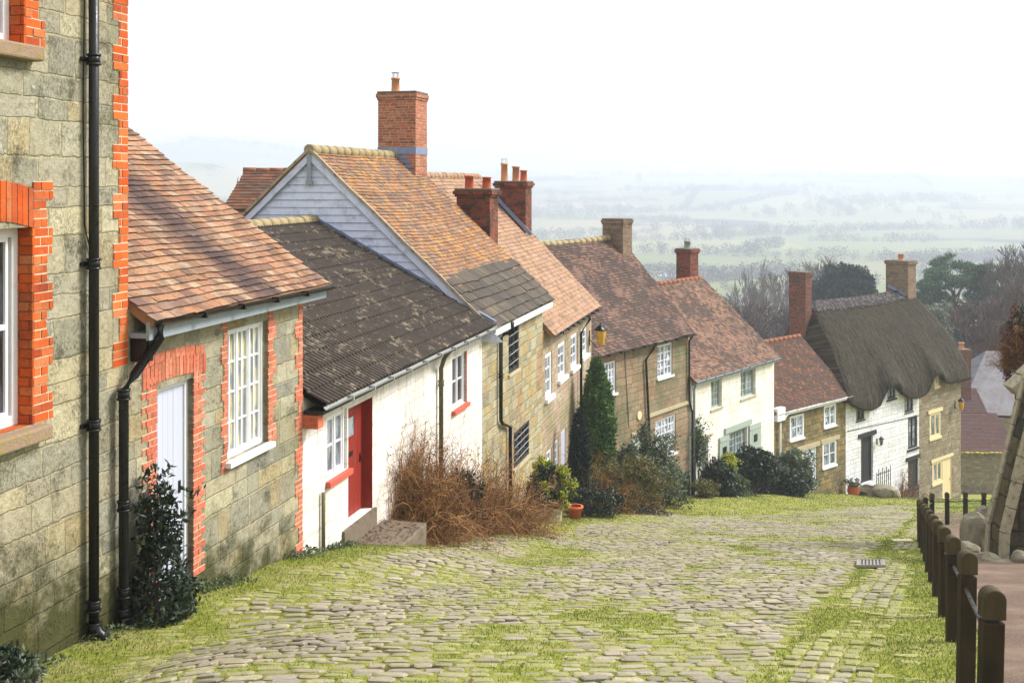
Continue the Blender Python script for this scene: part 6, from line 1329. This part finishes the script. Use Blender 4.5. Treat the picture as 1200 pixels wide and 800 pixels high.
b.face([(x - .30, Y - .4, z + .03 + .262 * .4), (x + .12, Y - .45, z + .03 + .262 * .45), (x + .34, Y + .4, z + .03 - .262 * .4), (x - .08, Y + .36, z + .03 - .262 * .36)]); b.face([(x - .30, Y - .4, z - .05 + .262 * .4), (x + .12, Y - .45, z - .05 + .262 * .45), (x + .12, Y - .45, z + .03 + .262 * .45), (x - .30, Y - .4, z + .03 + .262 * .4)])
tag(b.build('stone_slab', M['lightstone'], None, (x, Y, z)), 'flat pale stone slab in the grass near the far bollards', 'slab')

# stone buttresses of the old precinct wall
def prism(b, poly, Y0, Y1, mi=0):
    """poly: pixel outline at depth Y0 turned into a solid between Y0 and Y1 at its real size"""
    A = [px3(x_, y_, Y0) for x_, y_ in poly]; B = [(p[0], Y1, p[2]) for p in A]
    uvA = [(p[0], p[2]) for p in A]
    b.face(A[::-1], uvA[::-1], mi=mi); b.face(B, uvA, mi=mi)
    for i in range(len(A)):
        j = (i + 1) % len(A); L = math.dist(A[i], A[j]); v = abs(A[j][2] - A[i][2]) > abs(A[j][0] - A[i][0])
        b.face([A[i], A[j], B[j], B[i]], [(Y0, A[i][2]), (Y0, A[j][2]), (Y1, A[j][2]), (Y1, A[i][2])] if v else [(A[i][0], Y0), (A[j][0], Y0), (A[j][0], Y1), (A[i][0], Y1)], mi=mi)
BT = thing('buttress', 'massive leaning stone buttress with pale sloping copings at the edge of the path', 'buttress', px3(1190, 655, 19.2))
def prismb(b, poly, Y0, Y1, Yr):            # outline read at depth Yr, solid from Y0 to Y1
    prism(b, [((x_ - CX) * Yr / Y0 + CX, (y_ - HY) * Yr / Y0 + HY) for x_, y_ in poly], Y0, Y1)
b = MB(); prismb(b, [(1156, 670), (1159, 612), (1201, 440), (1420, 440), (1420, 720), (1156, 720)], 18.75, 19.3, 19.3)
prismb(b, [(1189, 700), (1189, 384), (1420, 384), (1420, 700)], 21.4, 24.0, 24.0)
b.build('masonry', M['stone_dark'], BT)
M['coping'] = paint('pale_coping_stone', S(184, 174, 146, .74), .9, S(78, 80, 50, .66), .95, 9, .03)
def coping(Y0, Y1, p0, p1, wd, nseg, Yr=None):
    Yr = Yr or Y0; A, B = Vector(px3(*p0, Yr)), Vector(px3(*p1, Yr)); A.y = B.y = Y0; dpt = Vector((0, Y1 - Y0, 0)); t_ = (B - A).normalized(); nrm_ = Vector((-t_.z, 0, t_.x)); nrm_ = nrm_ if nrm_.x < 0 else -nrm_; b = MB()
    for i in range(nseg):
        a_ = A + (B - A) * (i / nseg) + t_ * .006; c_ = A + (B - A) * ((i + 1) / nseg) - t_ * .006; j = random.uniform(-.012, .012); o_ = nrm_ * (.04 + j)
        i_ = -nrm_ * wd; P_ = [a_ + i_, a_ + o_, c_ + o_, c_ + i_]; Q_ = [p + dpt for p in P_]
        b.face(P_); b.face(Q_[::-1])
        for m_ in range(4): n_ = (m_ + 1) % 4; b.face([P_[n_], P_[m_], Q_[m_], Q_[n_]])
    b.build('coping', M['coping'], BT, bevel=.012)
coping(18.68, 18.83, (1156, 668), (1159, 612), .1, 1, 19.3); coping(18.68, 18.83, (1159, 612), (1201, 440), .1, 6, 19.3)
coping(19.22, 19.36, (1156, 668), (1159, 612), .1, 1, 19.3); coping(19.22, 19.36, (1159, 612), (1201, 440), .1, 6, 19.3)
coping(20.9, 21.3, (1176, 452), (1206, 424), .2, 2, 21.3); coping(21.3, 24.1, (1183, 386), (1206, 352), .16, 2, 24.1)
for i, (px_, py_, Y, R, sd_, l_) in enumerate(((1142, 632, 20.6, (.22, .3, .5), 11, 'upright mossy white rock at the foot of the buttress'), (1136, 648, 20.2, (.18, .25, .2), 12, 'low mossy rock left of the buttress'), (1163, 660, 18.5, (.16, .2, .16), 13, 'squared mossy stone below the nearer coping'), (1180, 664, 18.3, (.26, .2, .12), 14, 'flat mossy stone at the buttress foot'), (1198, 660, 18.2, (.14, .2, .2), 15, 'pale upright stone beside the path at the frame edge'), (1161, 638, 19.6, (.1, .12, .2), 16, 'small pale stone stuck between the two copings'), (1151, 612, 21.2, (.14, .2, .34), 17, 'pale rock leaning behind the far coping'))):
    x, _, z = px3(px_, py_, Y); put_rock(x, Y, z, R, sd_, l_, 'rocks at the buttress foot')
x, Y, z = px3(1194, 420, 23.0); t = thing('climbing_plant', 'dry brown creeper hanging over the top of the old wall', 'creeper', (x, Y, z)); _, P = twig_bush(t, (x + .1, Y, z - .2), .42, 1.3, 420, 71, M['twig'], .006, 'stem'); r2 = np.random.default_rng(3); foliage(t, crown_pts(1700, (x - .02, Y, z + .1), (.32, .4, .85), r2, 30, .3), .05, M['litter'], 72); foliage(t, crown_pts(700, (x + .1, Y, z + .75), (.3, .4, .3), r2, 14, .3), .05, M['leaf_dark'], 73, name='leaves')

# ================================================================== TREES BELOW THE HOUSES
def skeleton(H, spread, seed, levels=6, up=.55, trunk=.25, ratio=.74, nb=(2, 3), r0=None, twigs=True):
    rnd = random.Random(seed); segs = []; r0 = r0 or H * .016
    def grow(p, d, L, r, lv):
        k = 2; q = p
        for i in range(k):
            d = (d + Vector((rnd.gauss(0, .12), rnd.gauss(0, .12), rnd.gauss(0, .05) + .05 * up))).normalized(); q2 = q + d * (L / k); r2 = r * (.9 if i else .95); segs.append((q, q2, r, r2)); q = q2; r = r2
        if lv >= levels: return
        for _ in range(rnd.randint(*nb) + (1 if lv > levels - 3 else 0)):
            a = rnd.uniform(0, 2 * math.pi); s_ = rnd.uniform(.35, .95) * spread; d2 = (d + Vector((math.cos(a) * s_, math.sin(a) * s_, up * .35))).normalized()
            f = rnd.uniform(.55, 1); st = p + (q - p) * f if lv else q; grow(st, d2, L * ratio * rnd.uniform(.75, 1.15), r * .62, lv + 1)
    grow(Vector((0, 0, 0)), Vector((0, 0, 1)), H * trunk, r0, 0); return segs
def bare_tree_mesh(H, spread, seed, mat, rmin=.012, **k):
    sg = skeleton(H, spread, seed, **k); P = np.array([[list(a), list(c_)] for a, c_, _, _ in sg]); r = np.maximum(np.array([[a, c_] for _, _, a, c_ in sg]), rmin); V, Fq, per = tubes(P, r, 3)
    zmax = V[:, 2].max(); V *= H / zmax; return V, Fq, np.random.default_rng(seed).random(len(Fq))
protos = {}
def tree_thing(name, label, px_, Y, ytop, kind_, grp, wide=1.0):
    x = (px_ - CX) / F * Y; z = ground_at(x, Y); H = -(ytop - HY) / F * Y - z; t = thing(name, label, 'tree', (x, Y, z), grp); pr = protos[kind_]; s_ = H / 10.0; rz = random.uniform(0, 6.28)
    for (nm, me) in pr: o = bpy.data.objects.new(nm, me); COL.objects.link(o); o.parent = t
    t.scale = (s_ * wide, s_ * wide, s_); t.rotation_euler = (0, 0, rz); return t
def mk(kind_, seed, mat, **k):
    V, Fq, R_ = bare_tree_mesh(10, k.pop('spread', .8), seed, mat, **k); o = mesh_np('branches', V, Fq, [M[mat]], None, (0, 0, 0), rnd=R_); me = o.data; bpy.data.objects.remove(o); protos[kind_] = [('branches', me)]
mk('bareA', 1, 'bark', levels=7, rmin=.011); mk('bareB', 2, 'bark_warm', levels=7, spread=.7, rmin=.012); mk('thick', 3, 'bark_warm', levels=7, spread=.95, trunk=.16, rmin=.014, nb=(3, 3)); mk('slim', 4, 'bark', levels=6, spread=.5, up=.9, rmin=.01)
G_ = 'leafless trees below the houses'
tl = [(848, 150, 346, 'thick', 1.2, 'grey brown leafless tree right behind the salmon roof'), (866, 140, 340, 'thick', 1.2, 'dense purple brown leafless tree left of the red chimney'), (888, 150, 350, 'bareB', 1.2, 'leafless tree just left of the red chimney'), (905, 135, 354, 'thick', 1.3, 'low leafless tree touching the red chimney'),
    (884, 190, 297, 'slim', .8, 'tall slender pale leafless tree rising above the thicket'), (902, 185, 312, 'slim', .8, 'second slender leafless tree above the thicket'), (832, 165, 336, 'bareA', 1.2, 'pale leafless tree beside the chimney of the cream cottage'), (858, 120, 372, 'thick', 1.5, 'low thicket tree above the rust roof'), (882, 118, 366, 'thick', 1.5, 'leafless tree in the middle of the thicket'),
    (962, 210, 300, 'bareA', 1.1, 'pale leafless tree behind the dark round yew'), (985, 230, 296, 'bareA', 1.2, 'fine twigged tree above the yew'), (1005, 220, 318, 'bareB', 1.2, 'leafless tree between the yew and the thatch chimney'), (945, 190, 318, 'bareB', 1, 'leafless tree at the left side of the yew'),
    (1165, 128, 288, 'bareA', .9, 'tall leafless tree behind the pine'), (1188, 115, 270, 'bareA', 1, 'tallest leafless tree at the frame edge'), (1172, 105, 330, 'bareB', 1.1, 'reddish leafless tree below the tall ones'), (1195, 100, 320, 'thick', 1.1, 'dense leafless tree over the lead roof'), (1150, 115, 350, 'thick', 1.2, 'twiggy tree behind the slate roof chimney'),
    (1205, 128, 290, 'bareB', 1.1, 'leafless tree at the far edge above the creeper'), (1080, 118, 372, 'thick', 1.2, 'greyish twiggy tree beside the buff chimney'), (1100, 125, 368, 'bareB', 1.3, 'leafless tree under the pine branches'), (1076, 150, 330, 'bareA', 1, 'thin leafless tree between chimney and pine')]
for (px_, Y, yt, kd, wd, l_) in tl: tree_thing('bare_tree', l_, px_, Y, yt, kd, G_, wd * .7)
# yew
Y = 135; x = (991 - CX) / F * Y; zc = -(352 - HY) / F * Y; z = ground_at(x, Y); t = thing('yew_tree', 'dark round evergreen dome rising behind the thatched ridge', 'tree', (x, Y, z)); r2 = np.random.default_rng(8)
foliage(t, crown_pts(15000, (x, Y, zc), (3.9, 3.6, 3.9), r2, 170, .8, .16, .12), .42, M['yew'], 81); b = MB(); b.tube([(x, Y, z), (x, Y, zc)], [.6, .3], 8); b.build('trunk', M['bark'], t)
# pine
Y = 132; x = (1122 - CX) / F * Y; z = ground_at(x, Y); t = thing('pine_tree', 'tall spreading pine with open limbs and flat green clumps behind the slate roof', 'tree', (x, Y, z)); r2 = np.random.default_rng(12)
cl = [(1092, 322, 1.5), (1105, 314, 1.7), (1120, 311, 1.8), (1134, 316, 1.7), (1148, 318, 1.6), (1158, 322, 1.5), (1084, 336, 1.5), (1098, 334, 1.6), (1112, 328, 1.6), (1128, 330, 1.7), (1143, 332, 1.7), (1158, 337, 1.6), (1164, 347, 1.3), (1086, 350, 1.3), (1150, 350, 1.5), (1138, 347, 1.2), (1100, 348, 1.1), (1078, 345, 1.2), (1156, 362, 1.2), (1140, 372, 1.4), (1126, 366, 1.1), (1132, 385, 1.5), (1122, 380, 1.3), (1144, 392, 1.5)]
pp = []; limbs = []
base_p = Vector(px3(1118, 400, Y)); mid_p = Vector(px3(1119, 362, Y)); 
b = MB(); b.tube([(x, Y, z), tuple(base_p), tuple(mid_p), px3(1116, 340, Y)], [.45, .36, .28, .16], 8); b.build('trunk', M['bark_pine'], t)
b = MB()
for (cx_, cy_, R) in cl:
    dy_ = r2.uniform(-2.5, 2.5); c_ = np.array(px3(cx_, cy_, Y)) + (0, dy_, 0); pp.append(crown_pts(950, c_, (R, R, R * .5), r2, 12, .35, .35)); a0 = mid_p + (base_p - mid_p) * r2.uniform(-.5, .7); m_ = (Vector(c_) + a0) / 2 + Vector((0, 0, -.5)); b.tube([a0, m_, Vector(c_) - Vector((0, 0, .2))], [.14, .1, .04], 5)
b.build('limb', M['bark_pine'], t); foliage(t, np.concatenate(pp), .3, M['pine'], 82, up=.6, aspect=.3)
# evergreen undergrowth round the pine
for i, (px_, yy_, R, l_) in enumerate(((1098, 382, 2.2, 'grey green bush left of the red chimneys'), (1070, 395, 1.8, 'dull green bush behind the thatch end'), (1172, 392, 2.4, 'dark ivy clad bush beside the slate roof'), (1128, 396, 1.6, 'dark green bush at the foot of the pine'))):
    Y = 112; x = (px_ - CX) / F * Y; zc = -(yy_ - HY) / F * Y; t = thing('bush', l_, 'bush', (x, Y, ground_at(x, Y)), 'bushes round the pine'); r2 = np.random.default_rng(90 + i); foliage(t, crown_pts(3200, (x, Y, zc - 1), (R, R, R * 1.3), r2, 60, .55, .3), .28, M['leaf_grey' if i in (0, 1) else 'yew'], 90 + i)
    b = MB(); b.tube([(x, Y, ground_at(x, Y)), (x, Y, zc)], [.25, .1], 6); b.build('trunk', M['bark'], t)

# hedges and woods of the vale, one far mass
r2 = np.random.default_rng(44); cen = []; siz = []
for k in range(70):
    Y0 = 480 + 3300 * r2.random() ** 1.4; X0 = r2.uniform(-.5, .55) * Y0; L = r2.uniform(60, 260) * (1 + Y0 / 2500); a = r2.normal(0, .25) if r2.random() < .65 else r2.uniform(.6, 1.5); n = int(L / (3 + Y0 / 700)); tt_ = np.linspace(-.5, .5, n) * L
    cen.append(np.stack([X0 + tt_ * np.cos(a) + r2.normal(0, 1.5, n), Y0 + tt_ * np.sin(a) + r2.normal(0, 2, n)], 1)); siz.append(r2.uniform(2.2, 6.5, n) * (1 + Y0 / 5000))
for k in range(16):
    Y0 = 1150 + 3400 * r2.random(); X0 = r2.uniform(-.45, .55) * Y0; n = int(r2.uniform(30, 110)); cen.append(np.stack([X0 + r2.normal(0, 35 + Y0 / 40, n), Y0 + r2.normal(0, 22 + Y0 / 60, n)], 1)); siz.append(r2.uniform(4, 9, n) * (1 + Y0 / 6000))
for k in range(130): Y0 = r2.uniform(260, 640); cen.append(np.array([[r2.uniform(.08, .5) * Y0, Y0]])); siz.append(r2.uniform(3, 6.5, 1))
cen = np.concatenate(cen); siz = np.concatenate(siz); cz = zg(cen[:, 0], cen[:, 1]); m = 110; n = len(cen); q = r2.normal(size=(n, m, 3)); q *= (r2.random((n, m)) ** .4 / np.linalg.norm(q, axis=2))[..., None]
pts = np.stack([cen[:, 0], cen[:, 1], cz + siz * .7], 1)[:, None] + q * (siz[:, None, None] * np.array([.85, .85, .8])); V, Fq = leaf_quads(pts.reshape(-1, 3), 1, r2, aspect=.9); Cq = np.repeat(pts.reshape(-1, 3), 4, 0); V = Cq + (V - Cq) * np.repeat(np.repeat(siz * .19, m), 4)[:, None]
M['farwood'] = leafmat('winter_hedgerows', [S(92, 80, 66, .7), S(74, 70, 56, .7), S(70, 78, 52, .7), S(110, 94, 80, .7)], .9, .0)
kind(mesh_np('hedgerows', V, Fq, [M['farwood']], None, (0, 0, 0), rnd=np.repeat(r2.random(n), m)), 'stuff')

# ================================================================== HAZE
x0, x1, y0, y1 = float(xs[0]) - 60, float(xs[-1]) + 60, float(ys[0]) - 40, float(ys[-1]) + 60; zlo, zhi = float(ZZ.min()) - 1, max(float(ZZ.max()) + 12, 22)
b = MB(); c8 = [(x0, y0), (x1, y0), (x1, y1), (x0, y1)]
b.face([(x, y, zlo) for x, y in c8][::-1]); b.face([(x, y, zhi) for x, y in c8])
for i in range(4): j = (i + 1) % 4; b.face([(*c8[i], zlo), (*c8[j], zlo), (*c8[j], zhi), (*c8[i], zhi)])
hm = bpy.data.materials.new('haze'); hm.use_nodes = True; t_ = hm.node_tree; t_.nodes.clear(); ov = t_.nodes.new('ShaderNodeOutputMaterial'); pv = t_.nodes.new('ShaderNodeVolumePrincipled')
pv.inputs['Color'].default_value = (.70, .765, .90, 1); pv.inputs['Density'].default_value = .00075; pv.inputs['Anisotropy'].default_value = .2; t_.links.new(pv.outputs[0], ov.inputs['Volume'])
ho = b.build('haze', hm, None, (0, 0, 0)); 
import bmesh as _b
bm = _b.new(); bm.from_mesh(ho.data); _b.ops.remove_doubles(bm, verts=bm.verts, dist=.01); _b.ops.recalc_face_normals(bm, faces=bm.faces); bm.to_mesh(ho.data); bm.free(); kind(ho, 'stuff')
